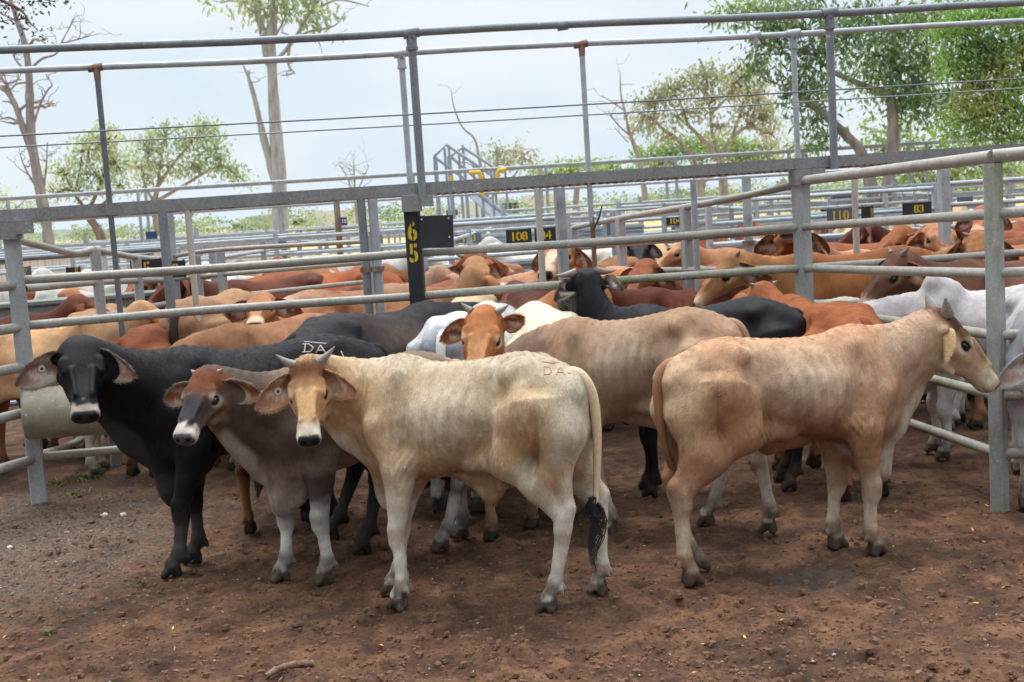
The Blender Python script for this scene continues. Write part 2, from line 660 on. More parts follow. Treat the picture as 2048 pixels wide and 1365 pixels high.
    loc = lambda u, v, w: O + D * u * hu + L_ * v * hv + U_ * w * hs
    fwd = np.array((1.0, 0, .25))
    ctl = base + fwd * nl * .55
    T_ = np.linspace(0, 1, 5)
    bez = [(1 - t) ** 2 * base + 2 * t * (1 - t) * ctl + t * t * occ for t in T_]
    nf = sp.get('neck_fat', 1.0)
    up0 = np.array((-.25, 0, .97))
    tops, mids, lows = [], [], []
    for t, p in zip(T_, bez):
        up = (1 - t) * up0 + t * (U_ * .75 - D * .45)
        up = up / np.linalg.norm(up)
        tops.append(p + up * (.105 * (1 - t) + .045 * t))
        mids.append(p)
        lows.append(p - up * (.155 * (1 - t) + .075 * t))
    F.chain([np.array((.28, 0, 1.03))] + tops, [.05, .062 * nf, .060 * nf, .056 * nf, .054 * nf, .050], .06, 'neck')
    F.chain(mids, [.140 * nf, .120 * nf, .102 * nf, .090 * nf, .082], .06, 'neck')
    F.chain([np.array((.46, 0, .66))] + lows, [.115, .098 * nf, .082 * nf, .070 * nf, .062 * nf, .058], .06, 'neck')
    # dewlap: loose fold of skin from throat to brisket
    dw = sp.get('dewlap', 1.0)
    line = lows[::-1] + [np.array((.50, 0, .66)), np.array((.46, 0, .60)), np.array((.36, 0, .585)), np.array((.26, 0, .58))]
    dep = [.015, .06, .09, .105, .115, .125, .115, .06, .0]
    seed = sp.get('seed', 0)
    for i in range(len(line) - 1):
        for q in (0, .25, .5, .75):
            a = line[i] * (1 - q) + line[i + 1] * q
            d_ = (dep[i] * (1 - q) + dep[i + 1] * q) * dw
            ph = i + q
            wob = (math.sin(ph * 2.2 + seed) + .6 * math.sin(ph * 4.7 + seed * 2)) * .011 * min(dw, 1.6)
            d_ *= 1 + .05 * math.sin(ph * 3.1 + seed)
            F.capsule(a, a + np.array((.012, wob, -d_ - .035)), .042, .019, .055, 'dewlap')
    if sp.get('hump', 0):
        F.capsule((.30, 0, 1.08), (.36, 0, 1.09 + sp['hump']), .09, .06, .08, 'trunk')
    if sp.get('sheath', 0):
        tip = np.array((-.115, 0, .61 - sp['sheath']))
        for q, zt in ((-.30, .66), (-.24, .645), (-.18, .63), (-.12, .62), (-.06, .605), (0.0, .59), (.06, .58)):
            F.capsule((q, 0, zt), tip * .8 + np.array((q, 0, zt)) * .2, .034, .019, .05, 'belly')
        F.chain([tip + (0, 0, .05), tip, tip + (0, 0, -.02)], [.024, .021, .014], .03, 'belly')
    # head relief
    for s_ in (-1, 1):
        F.capsule(loc(.128, .080 * s_, -.020), loc(.190, .082 * s_, -.030), .023 * hs, .017 * hs, .022, 'head')       # brow
        F.capsule(loc(.15, .082 * s_, -.105), loc(.25, .062 * s_, -.09), .025 * hs, .015 * hs, .03, 'head')           # cheek bone
        F.capsule(loc(.455, .036 * s_, -.062), loc(.475, .028 * s_, -.062), .026 * hs, .022 * hs, .012, 'head')        # nostril wings
        warp.append((loc(.174, .108 * s_, -.056), (.030 * hs, .026 * hs, .024 * hs), .011 * hs))
        F.capsule(loc(.155, .088 * s_, -.078), loc(.20, .083 * s_, -.078), .014 * hs, .010 * hs, .02, 'head')                                       # eye socket
        warp.append((loc(.497, .030 * s_, -.066), (.013 * hs, .014 * hs, .012 * hs), .024 * hs))                                       # nostril
        warp.append((loc(.30, .080 * s_, -.055), (.06 * hs, .04 * hs, .04 * hs), .009 * hs))
        warp.append((loc(.085, .098 * s_, -.045), (.035 * hs,) * 3, .010 * hs))
        warp.append((loc(.235, .085 * s_, -.125), (.05 * hs,) * 3, .008 * hs))
        warp.append((loc(.415, .068 * s_, -.075), (.02 * hs,) * 3, .006 * hs))
        F.capsule(loc(.20, .048 * s_, .0), loc(.37, .036 * s_, -.016), .012 * hs, .010 * hs, .02, 'head')             # nasal bone edge
        F.capsule(loc(.09, .076 * s_, -.205), loc(.24, .052 * s_, -.178), .020 * hs, .014 * hs, .03, 'head')           # jaw edge
        F.capsule(loc(.035, .075 * s_, -.068), loc(.030, .112 * s_, -.075), .034 * hs, .022 * hs, .03, 'head')          # ear root
        for i in range(5):
            warp.append((loc(.40 + .022 * i, .062 * s_ * (1 - .1 * i), -.118), (.016 * hs, .016 * hs, .016 * hs), .0035 * hs))
    warp.append((loc(.502, 0, -.108), (.02 * hs,) * 3, .008 * hs))
    info = dict(O=O, D=D, L=L_, U=U_, hs=hs, hu=hu, hv=hv, joints=jt, loc=loc, neck=(base, occ))
    return F, warp, info


CREAM = dict(base=lin(214, 178, 132), belly=lin(222, 200, 165), leg=lin(214, 196, 165), sock=lin(226, 214, 196), dark=lin(120, 84, 56))


def paint(P, F, info, co, seed):
    """Coat colours per vertex, in the animal's own coordinates."""
    n = len(P)
    x, y, z = P.T
    q = P - info['O']
    u, v, w = q @ info['D'] / info['hu'], q @ info['L'] / info['hv'], q @ info['U'] / info['hs']
    dh = F.dist(P, ('head',))
    db = F.dist(P, ('trunk', 'neck', 'shoulder', 'thigh', 'belly'))
    dl = F.dist(P, ('leg', 'hoof'))
    dd = F.dist(P, ('dewlap',))
    dn = F.dist(P, ('neck',))
    dt = F.dist(P, ('trunk', 'thigh', 'shoulder', 'belly'))
    hw = smooth01(.02, -.02, dh - db)
    n1, n2, n3 = vnoise(P, 5, seed), vnoise(P, 16, seed + 1), vnoise(P, 42, seed + 2)
    mott = .5 * n1 + .3 * n2 + .2 * n3
    c = np.tile(np.array(co['base']), (n, 1))

    def put(col, m):
        nonlocal c
        m = np.clip(m, 0, 1)[:, None]
        c = c * (1 - m) + np.array(col) * m

    if 'top' in co: put(co['top'], smooth01(.93, 1.12, z + .05 * mott) * co.get('top_w', .8))
    if 'flank' in co: put(co['flank'], smooth01(.05, 1.0, np.exp(-((x + .0) / .34) ** 2 - ((z - .88) / .19) ** 2) + .35 * mott))
    if 'rump' in co: put(co['rump'], smooth01(-.42, -.62, x + .05 * mott) * smooth01(.5, .7, z))
    if 'haunch' in co: put(co['haunch'], smooth01(.2, .95, np.exp(-((x + .36) / .22) ** 2 - ((z - .74) / .17) ** 2) + .3 * mott) * .75)
    if 'low' in co: put(co['low'], smooth01(.78, .62, z + .09 * mott) * smooth01(.5, .2, np.abs(x)) * .8)
    put(co['belly'], smooth01(.70, .575, z + .06 * mott) * smooth01(-.01, .03, dl - dt + .03))
    if 'neck' in co: put(co['neck'], smooth01(.03, -.04, dn - dt + .04 * mott) * co.get('neck_w', 1.0))
    put(co.get('dewlap', co['belly']), smooth01(.02, -.015, dd - np.minimum(dn, dt)) * .9)
    lw = smooth01(.74, .56, z + .05 * mott)
    legm = lw * smooth01(.02, -.02, dl - dt)
    put(co['leg'], legm)
    put(co['sock'], smooth01(co.get('sock_z', .42), co.get('sock_z', .42) - .12, z + .10 * mott) * smooth01(.02, -.02, dl - dt) * co.get('sock_w', 1.0))
    if 'knee' in co:
        m = np.exp(-((z - .335) / .045) ** 2) + np.exp(-((z - .13) / .035) ** 2)
        put(co['knee'], m * (.45 + .5 * mott) * (z < .5))
    # mud on the lower legs, hooves
    put(lin(60, 45, 35), smooth01(.21, .06, z + .09 * mott) * np.clip(.75 + .9 * mott + .4 * n3, 0, 1))
    hoof = smooth01(.070, .060, z + .006 * n2)
    put(co.get('hoof', lin(84, 69, 58)) * np.ones(3) * (1 + .3 * n3[:, None] * 0), hoof * .9)
    # head
    put(co.get('head', co['base']), hw)
    if 'face' in co: put(co['face'], hw * smooth01(.10, .22, u + .03 * mott) * smooth01(.06, .03, np.abs(v) + .01 * mott))
    if 'front' in co: put(co['front'], hw * smooth01(.23, .08, u + .06 * mott) * smooth01(-.07, -.02, w))
    if 'cheek' in co: put(co['cheek'], hw * smooth01(-.06, -.11, w + .03 * mott))
    if 'eyering' in co:
        for s_ in (-1, 1):
            r_ = np.sqrt((u - .175) ** 2 + (v - .095 * s_) ** 2 + (w + .052) ** 2)
            put(co['eyering'], hw * smooth01(.058, .030, r_ + .008 * n2))
    for s_ in (-1, 1):
        r_ = np.sqrt(((u - .176) * .72) ** 2 + ((v - .092 * s_) * .8) ** 2 + ((w + .055) * 1.15) ** 2)
        put(lin(34, 27, 25), hw * smooth01(.031, .023, r_))
    put(co.get('muzzle', lin(225, 210, 190)), hw * smooth01(co.get('muz_u', .345), .43, u + .03 * mott + .02 * n3))
    edge = .050 - .30 * np.clip(-.082 - w, 0, 1) + .15 * np.clip(w + .06, 0, 1)
    nose = hw * smooth01(.452, .465, u + .004 * n2 - np.clip(w + .062, 0, 1) * .25) * smooth01(edge + .004, edge - .004, np.abs(v)) * smooth01(-.106, -.097, w)
    nose = np.maximum(nose, hw * smooth01(.468, .476, u) * smooth01(-.098, -.088, w) * smooth01(-.034, -.044, w))
    put(np.array(co.get('muzzle', lin(225, 210, 190))) * .35, hw * smooth01(.40, .43, u) * np.exp(-((w + .117 + .03 * np.clip(.47 - u, 0, 1)) / .0045) ** 2) * .7)
    put(co.get('nose', lin(46, 42, 46)), nose)
    for s_ in (-1, 1):
        r_ = np.sqrt((u - .492) ** 2 + (v - .030 * s_) ** 2 + (w + .066) ** 2)
        put(lin(14, 12, 13), hw * smooth01(.017, .010, r_))
    n4 = vnoise(P * np.array((1, 1, .35)), 85, seed + 6)
    c = c * (.77 + .11 * n1 + .08 * n2 + .085 * n3 + .075 * n4)[:, None]
    dust = smooth01(.35, .8, vnoise(P, 2.2, seed + 30) + .5 * n2) * smooth01(.95, .6, z) * .35 * co.get('dusty', 1)
    c = c * (1 - dust[:, None]) + np.array(lin(112, 88, 70)) * dust[:, None]
    if co.get('fleck'):
        put(co['fleck'], smooth01(.25, .75, vnoise(P, 34, seed + 5) + .4 * n1) * co.get('fleck_w', .3) * (1 - hw))
    gl = np.full(n, co.get('gloss', .12)) + nose * .75
    return np.clip(c, .002, .95), np.clip(gl, 0, 1)


def ear_mesh(info, side, sp, co, seed):
    """Large drooping leaf-shaped ear with a cupped inner face."""
    hs = info['hs']
    O = info['loc'](.030, .098 * side, -.072)
    droop, fwd, size = sp.get('ear_droop', 28), sp.get('ear_fwd', 10), sp.get('ear', .84)
    if 'ear_l' in sp and side > 0: droop, fwd, size = sp['ear_l']
    if 'ear_r' in sp and side < 0: droop, fwd, size = sp['ear_r']
    Lx, Ux, Dx = info['L'] * side, info['U'], info['D']
    # horizontal-ish ear axis in the head frame: out, drooping against the head's own up, swept towards the nose or the neck
    zup = np.array((0, 0, 1.0))
    hd = Dx.copy(); hd[2] = 0
    hd /= max(np.linalg.norm(hd), 1e-6)
    lat = Lx.copy()
    ax = lat * math.cos(R(droop)) - zup * math.sin(R(droop)) + hd * math.tan(R(fwd))
    ax /= np.linalg.norm(ax)
    face = hd * 1.0 + lat * .15 - zup * .25
    if 'ear_face' in sp: face = face + Dx * sp['ear_face'][0] + lat * sp['ear_face'][1] + zup * sp['ear_face'][2]
    face -= ax * (face @ ax)
    face /= np.linalg.norm(face)
    wid = np.cross(face, ax)
    Ln, Wd = .215 * size * min(hs, 1.05), .074 * size * min(hs, 1.05)
    ns, nt_ = 18, 11
    V, C = [], []
    out_c, in_c, rim_c = np.array(co.get('ear_out', co.get('head', co['base']))), np.array(co.get('ear_in', lin(150, 112, 92))), np.array(co.get('ear_rim', co.get('head', co['base'])))
    for layer in (0, 1):
        for i in range(ns):
            s_ = i / (ns - 1)
            wv = Wd * (max(0, 1 - abs(2 * s_ ** .85 - 1) ** 2.3) ** .6 * .95 + .22 * (1 - s_) ** 3) + .002
            for j in range(nt_):
                t = j / (nt_ - 1) * 2 - 1
                cup = (t * t - .35) * wv * (.75 * (1 - s_) + .28)
                bend = -zup * (.05 * s_ * s_ * size) + face * (.018 * math.sin(s_ * 3) * size)
                th = (.0045 * (1 - abs(t) ** 3) * (1 - s_ ** 4) + .0006) * (1 if layer == 0 else -1)
                p = O + ax * (Ln * s_ - .012) + wid * (t * wv * (1.18 if (t * wid[2]) < 0 else .86)) + face * (cup + th) + bend
                V.append(p)
                if layer == 0:
                    e = np.clip((abs(t) - .55) / .4, 0, 1)
                    hr = .5 + .5 * math.sin(j * 7.3 + i * .6 + seed)
                    base_ = in_c * (.8 + .45 * hr * (1 - s_)) * (.62 + .7 * s_ if s_ < .6 else 1.04)
                    pale = np.array(co.get('ear_hair', lin(200, 180, 160)))
                    pm = .6 * (hr > .55) * (s_ < .75) + .35 * (t < -.1) * (s_ < .45)
                    base_ = base_ * (1 - pm) + pale * pm
                    C.append(base_ * (1 - e) + rim_c * e)
                else:
                    C.append(out_c)
    Fc = []
    N = ns * nt_
    for i in range(ns - 1):
        for j in range(nt_ - 1):
            a = i * nt_ + j
            Fc.append((a, a + 1, a + nt_ + 1, a + nt_))
            Fc.append((N + a, N + a + nt_, N + a + nt_ + 1, N + a + 1))
    for i in range(ns - 1):
        for j, f_ in ((0, 1), (nt_ - 1, 0)):
            a = i * nt_ + j
            qd = (a, a + nt_, N + a + nt_, N + a)
            Fc.append(qd if f_ else qd[::-1])
    for j in range(nt_ - 1):
        a = (ns - 1) * nt_ + j
        Fc.append((a, a + 1, N + a + 1, N + a))
    mid = np.array(V[10 * nt_ + 5])
    return np.array(V), np.array(Fc), np.clip(np.array(C), .003, .9), (mid, face, ax, wid)


def tail_path(sp):
    t = sp.get('tail', [(-.57, 0, 1.015), (-.625, 0, .995), (-.662, 0, .92), (-.668, 0, .78), (-.662, 0, .62), (-.655, 0, .47)])
    return [Vector(p) for p in t]


M_COAT = coat_material('cattle_coat')
M_HAIR, nt_, b_ = new_mat('cattle_hair')
ah_ = nt_.nodes.new('ShaderNodeAttribute')
ah_.attribute_name = 'coat'
nt_.links.new(ah_.outputs['Color'], b_.inputs['Base Color'])
b_.inputs['Roughness'].default_value = .6
b_.inputs['Specular IOR Level'].default_value = .1
M_EYE, nt_, b_ = new_mat('cattle_eye')
b_.inputs['Base Color'].default_value = (.012, .008, .006, 1)
b_.inputs['Roughness'].default_value = .08
M_HORN, nt_, b_ = new_mat('cattle_horn')
nt_.links.new(ramp(nt_, noise(nt_, 14, 4), [(.3, lin(86, 78, 72)), (.7, lin(150, 140, 128))]), b_.inputs['Base Color'])
b_.inputs['Roughness'].default_value = .5
M_TAGW, nt_, b_ = new_mat('ear_tag_white')
b_.inputs['Base Color'].default_value = (.75, .74, .70, 1)
b_.inputs['Roughness'].default_value = .4
M_TAGD, nt_, b_ = new_mat('ear_tag_pin')
b_.inputs['Base Color'].default_value = (.05, .05, .055, 1)
M_SWITCH, nt_, b_ = new_mat('tail_hair')
b_.inputs['Base Color'].default_value = (.014, .013, .016, 1)
b_.inputs['Roughness'].default_value = .5

_cow_cache = {}


def coat_hair(V, Q, cols, gl, info, n, seed, root, tuft=None):
    """Short lying hair as fine blades over the hide."""
    rg_ = np.random.RandomState(seed)
    A, B, C_, D_ = (V[Q[:, i]] for i in range(4))
    nr = np.cross(C_ - A, D_ - B)
    ar = np.linalg.norm(nr, axis=1)
    nr /= np.maximum(ar, 1e-12)[:, None]
    pick = rg_.choice(len(Q), n, p=ar / ar.sum())
    a, b = rg_.rand(n, 1), rg_.rand(n, 1)
    qi = Q[pick]
    bl = lambda X: (X[qi[:, 0]] * (1 - a) + X[qi[:, 1]] * a) * (1 - b) + (X[qi[:, 3]] * (1 - a) + X[qi[:, 2]] * a) * b
    P, c, g = bl(V), bl(cols), bl(gl[:, None])[:, 0]
    ok = (g < .74) & (P[:, 2] > .075)
    P, c, N_ = P[ok], c[ok], nr[pick][ok]
    m = len(P)
    q = P - info['O']
    u = q @ info['D'] / info['hu']
    head = (u > -.05) & (np.abs(q @ info['L']) < .16) & (np.abs(q @ info['U']) < .27)
    fl = np.tile(np.array((-.62, 0, -.78)), (m, 1))
    fl[P[:, 2] < .55] = (-.15, 0, -1)
    fl[head] = -info['D'] * .4 + np.array((0, 0, -.3)) - info['U'] * .2
    sw = vnoise(P, 3.2, seed + 2) * .9 + vnoise(P, 11, seed + 3) * .5 + rg_.normal(0, .22, m)
    fl -= N_ * (fl * N_).sum(1)[:, None]
    fl /= np.maximum(np.linalg.norm(fl, axis=1), 1e-6)[:, None]
    sd = np.cross(N_, fl)
    d = fl * np.cos(sw)[:, None] + sd * np.sin(sw)[:, None]
    sd = np.cross(N_, d)
    L = rg_.uniform(.010, .024, m) * np.where(head, .55, 1) * np.where(P[:, 2] < .5, .7, 1)
    if tuft is not None:
        tf = head & (u < .10) & (u > -.06) & (q @ info['U'] > -.06)
        L[tf] *= tuft
    w = rg_.uniform(.0008, .0017, m)
    lift = rg_.uniform(.05, .17, m)
    T = P + d * L[:, None] + N_ * (L * lift)[:, None]
    X = np.empty((m * 3, 3))
    X[0::3], X[1::3], X[2::3] = P - sd * w[:, None] - N_ * .001, P + sd * w[:, None] - N_ * .001, T
    k = np.clip(1 + rg_.normal(.03, .20, m), .45, 1.7)[:, None]
    cc = np.repeat(c * k, 3, 0)
    me = np_mesh('coat_hair', X, np.arange(m * 3).reshape(-1, 3), False, np.clip(cc, .002, .95), np.full(m * 3, .05))
    o = link_mesh('coat_hair', me, M_HAIR, root)
    tag(o, kind='stuff')
    return o


def spline(pts, n):
    """Catmull-Rom through the points."""
    P_ = [Vector(p) for p in pts]
    P_ = [P_[0] * 2 - P_[1]] + P_ + [P_[-1] * 2 - P_[-2]]
    out = []
    m = len(P_) - 3
    for i in range(n):
        s_ = i / (n - 1) * m
        k = min(int(s_), m - 1)
        t = s_ - k
        a, b, c, d = P_[k:k + 4]
        out.append(.5 * ((2 * b) + (c - a) * t + (2 * a - 5 * b + 4 * c - d) * t * t + (3 * b - a - 3 * c + d) * t ** 3))
    return out


def cow(sp, co, loc, yaw, scale=1.0, h=.0125, label='', group=None, seed=1, name='cow', key=None, detail=True):
    """One animal: an Empty with a continuous body mesh and ears, eyes, horns and tail as children."""
    root = empty(name, loc, R(yaw))
    root.rotation_euler = (0, R(sp.get('pitch', 0)), R(yaw))
    root.scale = (scale * sp.get('lx', 1.0), scale, scale)
    tag(root, label, 'cow', group)
    if key is None or key not in _cow_cache:
        F, warp, info = cow_field(dict(sp, seed=seed))
        f, lo, ax = F.grid(h, warp)
        # loose neck skin: fine upright folds
        V, Q = surface_nets(f, lo, h)
        V[:, 2] = np.maximum(V[:, 2], .0)
        if key is not None: _cow_cache[key] = (F, info, V, Q)
    else:
        F, info, V, Q = _cow_cache[key]
    P = V.copy()
    if detail or h < .0155:
        base, occ = info['neck']
        dn = F.dist(V, ('neck',))
        dt = F.dist(V, ('trunk', 'shoulder', 'thigh'))
        dhd = F.dist(V, ('head',))
        wgt = smooth01(.05, -.01, dn) * smooth01(-.02, .05, dt - dn + .02) * smooth01(-.03, .03, dhd)
        hz = occ - base
        hz[2] *= .35
        hz /= np.linalg.norm(hz)
        s_ = (V - base) @ hz + .035 * vnoise(V, 4, seed + 9) + .008 * vnoise(V, 15, seed + 10)
        am = wgt * (np.sin(s_ * TAU / .024) + .5 * np.sin(s_ * TAU / .041)) * .0019 * np.clip(.5 + 1.2 * vnoise(V, 3.5, seed + 11), 0, 1.2)
        x_, y_, z_ = V.T
        rm = smooth01(-.17, -.08, x_) * smooth01(.30, .24, x_) * smooth01(.60, .68, z_) * smooth01(1.04, .95, z_) * smooth01(.05, -.005, dt)
        rx = x_ + .16 * (z_ - .85) + .006 * vnoise(V, 4, seed + 21)
        am = am + rm * .0042 * sp.get('ribs', 1.0) * np.sin(rx * TAU / .066) * np.clip(.75 + .8 * vnoise(V, 3, seed + 22), .2, 1.3)
        fm = np.exp(-((x_ + .19) / .07) ** 2 - ((z_ - .70) / .07) ** 2) + np.exp(-((x_ - .245) / .045) ** 2 - ((z_ - .64) / .07) ** 2)
        am = am + fm * .0024 * np.sin((x_ * .8 + z_ * .5 + .02 * vnoise(V, 6, seed + 23)) * TAU / .027)
        am = am + .0016 * smooth01(1.0, 1.06, z_) * np.sin(x_ * TAU / .05) * (np.abs(y_) < .05)
        nrm = np.zeros_like(V)
        a = V[Q[:, 2]] - V[Q[:, 0]]
        b = V[Q[:, 3]] - V[Q[:, 1]]
        fn = np.cross(a, b)
        for i in range(4): np.add.at(nrm, Q[:, i], fn)
        nrm /= np.maximum(np.linalg.norm(nrm, axis=1), 1e-9)[:, None]
        P = V + nrm * (am + .0032 * vnoise(V, 14, seed + 3) + .0035 * vnoise(V, 5, seed + 4) * (V[:, 2] > .5))[:, None]
        P[:, 2] = np.maximum(P[:, 2], 0)
    cols, gl = paint(V, F, info, co, seed)
    me = np_mesh('body', P, Q, True, cols, gl)
    link_mesh('body', me, M_COAT, root)
    if sp.get('hair'): coat_hair(P, Q, cols, gl, info, sp['hair'], seed, root, sp.get('tuft'))
    sides = ((1, 'l'), (-1, 'r'))
    for s_, nm in sides:
        ev, ef, ec, fr = ear_mesh(info, s_, sp, co, seed)
        eo = link_mesh('ear', np_mesh('ear', ev, ef, True, ec, np.full(len(ev), .1)), M_COAT, root)
        if sp.get('hair'):
            rg_ = np.random.RandomState(seed + 60 + s_)
            tri = np.concatenate([ef[:, :3], ef[:, [0, 2, 3]]])
            pk = tri[rg_.choice(len(tri), 3200)]
            w_ = rg_.dirichlet((1, 1, 1), 3200)
            Pp = (ev[pk] * w_[:, :, None]).sum(1)
            Cp = (ec[pk] * w_[:, :, None]).sum(1)
            fn_ = np.cross(ev[pk[:, 1]] - ev[pk[:, 0]], ev[pk[:, 2]] - ev[pk[:, 0]])
            fn_ /= np.maximum(np.linalg.norm(fn_, axis=1), 1e-9)[:, None]
            dr_ = fr[2] * .8 + rg_.normal(0, .45, (3200, 3)) + fn_ * .25 - np.array((0, 0, .3))
            dr_ /= np.linalg.norm(dr_, axis=1)[:, None]
            sd_ = np.cross(fn_, dr_) * .0009
            ln_ = rg_.uniform(.008, .026, 3200)[:, None]
            X_ = np.empty((9600, 3))
            X_[0::3], X_[1::3], X_[2::3] = Pp - sd_, Pp + sd_, Pp + dr_ * ln_
            eh = link_mesh('ear_hair', np_mesh('ear_hair', X_, np.arange(9600).reshape(-1, 3), False, np.clip(np.repeat(Cp * rg_.uniform(.7, 1.5, (3200, 1)), 3, 0), .003, .9), np.zeros(9600)), M_HAIR, eo)
            tag(eh, kind='stuff')
        if sp.get('tag') == nm:
            mid, face, eax, wd = fr
            mb = MB()
            c0 = Vector(mid - eax * .03 + face * .004)
            fz = Vector(face)
            mb.tube([c0 - fz * .012, c0 + fz * .006], .0165, 16)
            to = mb.build('ear_tag', M_TAGW, eo)
            mb = MB()
            mb.tube([c0 + fz * .0055, c0 + fz * .008], .0075, 12)
            mb.build('tag_pin', M_TAGD, eo)
        mb = MB()
        pc = Vector(info['loc'](.173, .0825 * s_, -.055))
        rr = .0185 * info['hs']
        for a in range(7):
            th = math.pi * a / 6
            for b2 in range(10):
                an = TAU * b2 / 10
                mb.v.append(pc + (Vector(info['D']) * (math.sin(th) * math.cos(an) * 1.22) + Vector(info['L']) * (math.sin(th) * math.sin(an)) + Vector(info['U']) * (math.cos(th) * .80)) * rr)
        for a in range(6):
            for b2 in range(10):
                mb.f.append((a * 10 + b2, (a + 1) * 10 + b2, (a + 1) * 10 + (b2 + 1) % 10, a * 10 + (b2 + 1) % 10))
        if detail or h < .019: mb.build('eye', M_EYE, root)
        hl = sp.get('horn', 0)
        if hl:
            out, up, curl = sp.get('horn_dir', (1, .45, -.1))
            O = info['loc'](-.01, .072 * s_, .0)
            dv = info['L'] * s_ * out + info['U'] * up * .6 - info['D'] * up * .6 + info['D'] * curl
            dv /= np.linalg.norm(dv)
            up2 = info['U'] * .5 - info['D'] * .6
            pts = [O + dv * hl * t + up2 * hl * .30 * t * t for t in (-.15, .1, .3, .5, .7, .85, 1.0)]
            r0 = sp.get('horn_r', .026)
            MB().tube(pts, [r0 * k for k in (1.1, 1.0, .84, .68, .48, .3, .1)], 12).build('horn', M_HORN, root)
    tp = spline(tail_path(sp), 20)
    n = len(tp)
    mb = MB()
    mb.tube(tp, [(.023 * (1 - i / n) ** .8 + .012) * (1 if i else .9) for i in range(n)], 10)
    me = mb.mesh('tail', True)
    tcol = np.tile(np.array(co.get('tail', co['base'])), (len(me.vertices), 1)) * (1 + .12 * vnoise(np.array([v.co for v in me.vertices]), 12, seed))[:, None]
    set_cols(me, np.clip(tcol, .003, .9), np.full(len(tcol), .1))
    to = link_mesh('tail', me, M_COAT, root)
    if detail or sp.get('switch'):
        rnd = random.Random(seed)
        e = tp[-1]
        dr = (tp[-1] - tp[-3]).normalized()
        mb = MB()
        sl = sp.get('switch_len', .24)
        for k in range(64 if detail else 9):
            a, r0 = rnd.random() * TAU, .019 * math.sqrt(rnd.random())
            o_ = Vector((math.cos(a) * r0, math.sin(a) * r0, 0))
            ph, am = rnd.random() * 1.2, .012 + .012 * rnd.random()
            ln = sl * (.4 + .65 * rnd.random())
            pts = []
            for i in range(8):
                t = i / 7
                sp_ = .7 + 1.5 * math.sin(min(t * 1.15, 1) * math.pi)
                pts.append(e + o_ * sp_ + Vector((dr.x * .3 * ln * t + am * math.sin(t * 9 + ph), am * math.cos(t * 6 + ph) + dr.y * .3 * ln * t, -ln * t + .03)))
            w0 = .0026 if detail else .008
            mb.tube(pts, [w0, w0 * 1.1, w0 * 1.1, w0, w0 * .9, w0 * .7, w0 * .5, w0 * .15], 5)
        mb.build('tail_switch', M_SWITCH, to)
    root['_i'] = 0
    del root['_i']
    return root, info


def brand(root, strokes, r, mat):
    """Burnt or frozen lettering drawn on the hide: strokes given at photo points are laid on the body surface."""
    body = [o for o in root.children if o.name.split('.')[0] == 'body'][0]
    bpy.context.view_layer.update()
    inv_ = root.matrix_world.inverted()
    bv = BVHTree.FromPolygons([v.co for v in body.data.vertices], [tuple(p.vertices) for p in body.data.polygons])
    o = inv_ @ Vector((0, 0, CAM_H))
    mb = MB()
    for st in strokes:
        pts = []
        for i in range(len(st) - 1):
            for k in range(5):
                t = k / 5
                pts.append((st[i][0] * (1 - t) + st[i + 1][0] * t, st[i][1] * (1 - t) + st[i + 1][1] * t))
        pts.append(st[-1])
        q = []
        for p in pts:
            d = (inv_.to_3x3() @ ray(*p)).normalized()
            h = bv.ray_cast(o, d)
            if h[0] is not None and h[3] < 9: q.append(h[0] + h[1] * r * .15)
        if len(q) > 2: mb.tube(q, r, 6)
    if mb.v: mb.build('brand_lettering', mat, body)
# ------------------------------------------------------------------ ground
def steps(lo, hi, fine, far, grow=1.22):
    a = list(np.arange(lo, hi + fine, fine))
    d = fine
    while a[-1] < far:
        d *= grow
        a.append(a[-1] + d)
    d, pre = fine, [lo]
    while pre[-1] > -far:
        d *= grow
        pre.append(pre[-1] - d)
    return np.array(pre[:0:-1] + a)


gx, gy = steps(-3.6, 3.6, .016, 3600), steps(2.6, 8.6, .016, 4200)
GX, GY = np.meshgrid(gx, gy, indexing='ij')
GP = np.column_stack([GX.ravel(), GY.ravel(), np.zeros(GX.size)])
near = (np.abs(GP[:, 0]) < 6) & (GP[:, 1] > 1) & (GP[:, 1] < 11)
Z = np.zeros(len(GP))
N_ = GP[near]
zz = .012 * vnoise(N_, 1.6, 1) + .012 * vnoise(N_, 5.5, 2) + .012 * np.abs(vnoise(N_, 12, 3)) + .010 * vnoise(N_, 22, 4) + .008 * np.maximum(vnoise(N_, 40, 5), 0)
rg = np.random.RandomState(5)
for i in range(900):                       # hoof prints trodden into the dirt
    cx, cy, r = rg.uniform(-3.4, 3.4), rg.uniform(2.8, 8.4), rg.uniform(.035, .06)
    e = ((N_[:, 0] - cx) ** 2 + (N_[:, 1] - cy) ** 2) / r ** 2
    m = e < 9
    zz[m] += rg.uniform(.5, 1) * (-.024 * np.exp(-e[m]) + .013 * np.exp(-(np.sqrt(e[m]) - 1.5) ** 2 * 4))
ed = np.minimum(np.minimum(3.6 - np.abs(N_[:, 0]), N_[:, 1] - 2.6), 8.6 - N_[:, 1])
Z[near] = zz * smooth01(-.6, .5, ed) - .004
GP[:, 2] = Z
nx_, ny_ = len(gx), len(gy)
ii, jj = np.meshgrid(np.arange(nx_ - 1), np.arange(ny_ - 1), indexing='ij')
a_ = (ii * ny_ + jj).ravel()
GF = np.column_stack([a_, a_ + ny_, a_ + ny_ + 1, a_ + 1])
M_DIRT, nt, b = new_mat('trodden_dirt')
vo = coords(nt)
big = noise(nt, .55, 4, .6, vo)
med = noise(nt, 5.5, 6, .62, vo)
fin = noise(nt, 46, 6, .7, vo)
c1 = ramp(nt, med, [(.26, lin(47, 31, 21)), (.46, lin(86, 59, 41)), (.62, lin(110, 78, 55)), (.8, lin(140, 104, 76))])
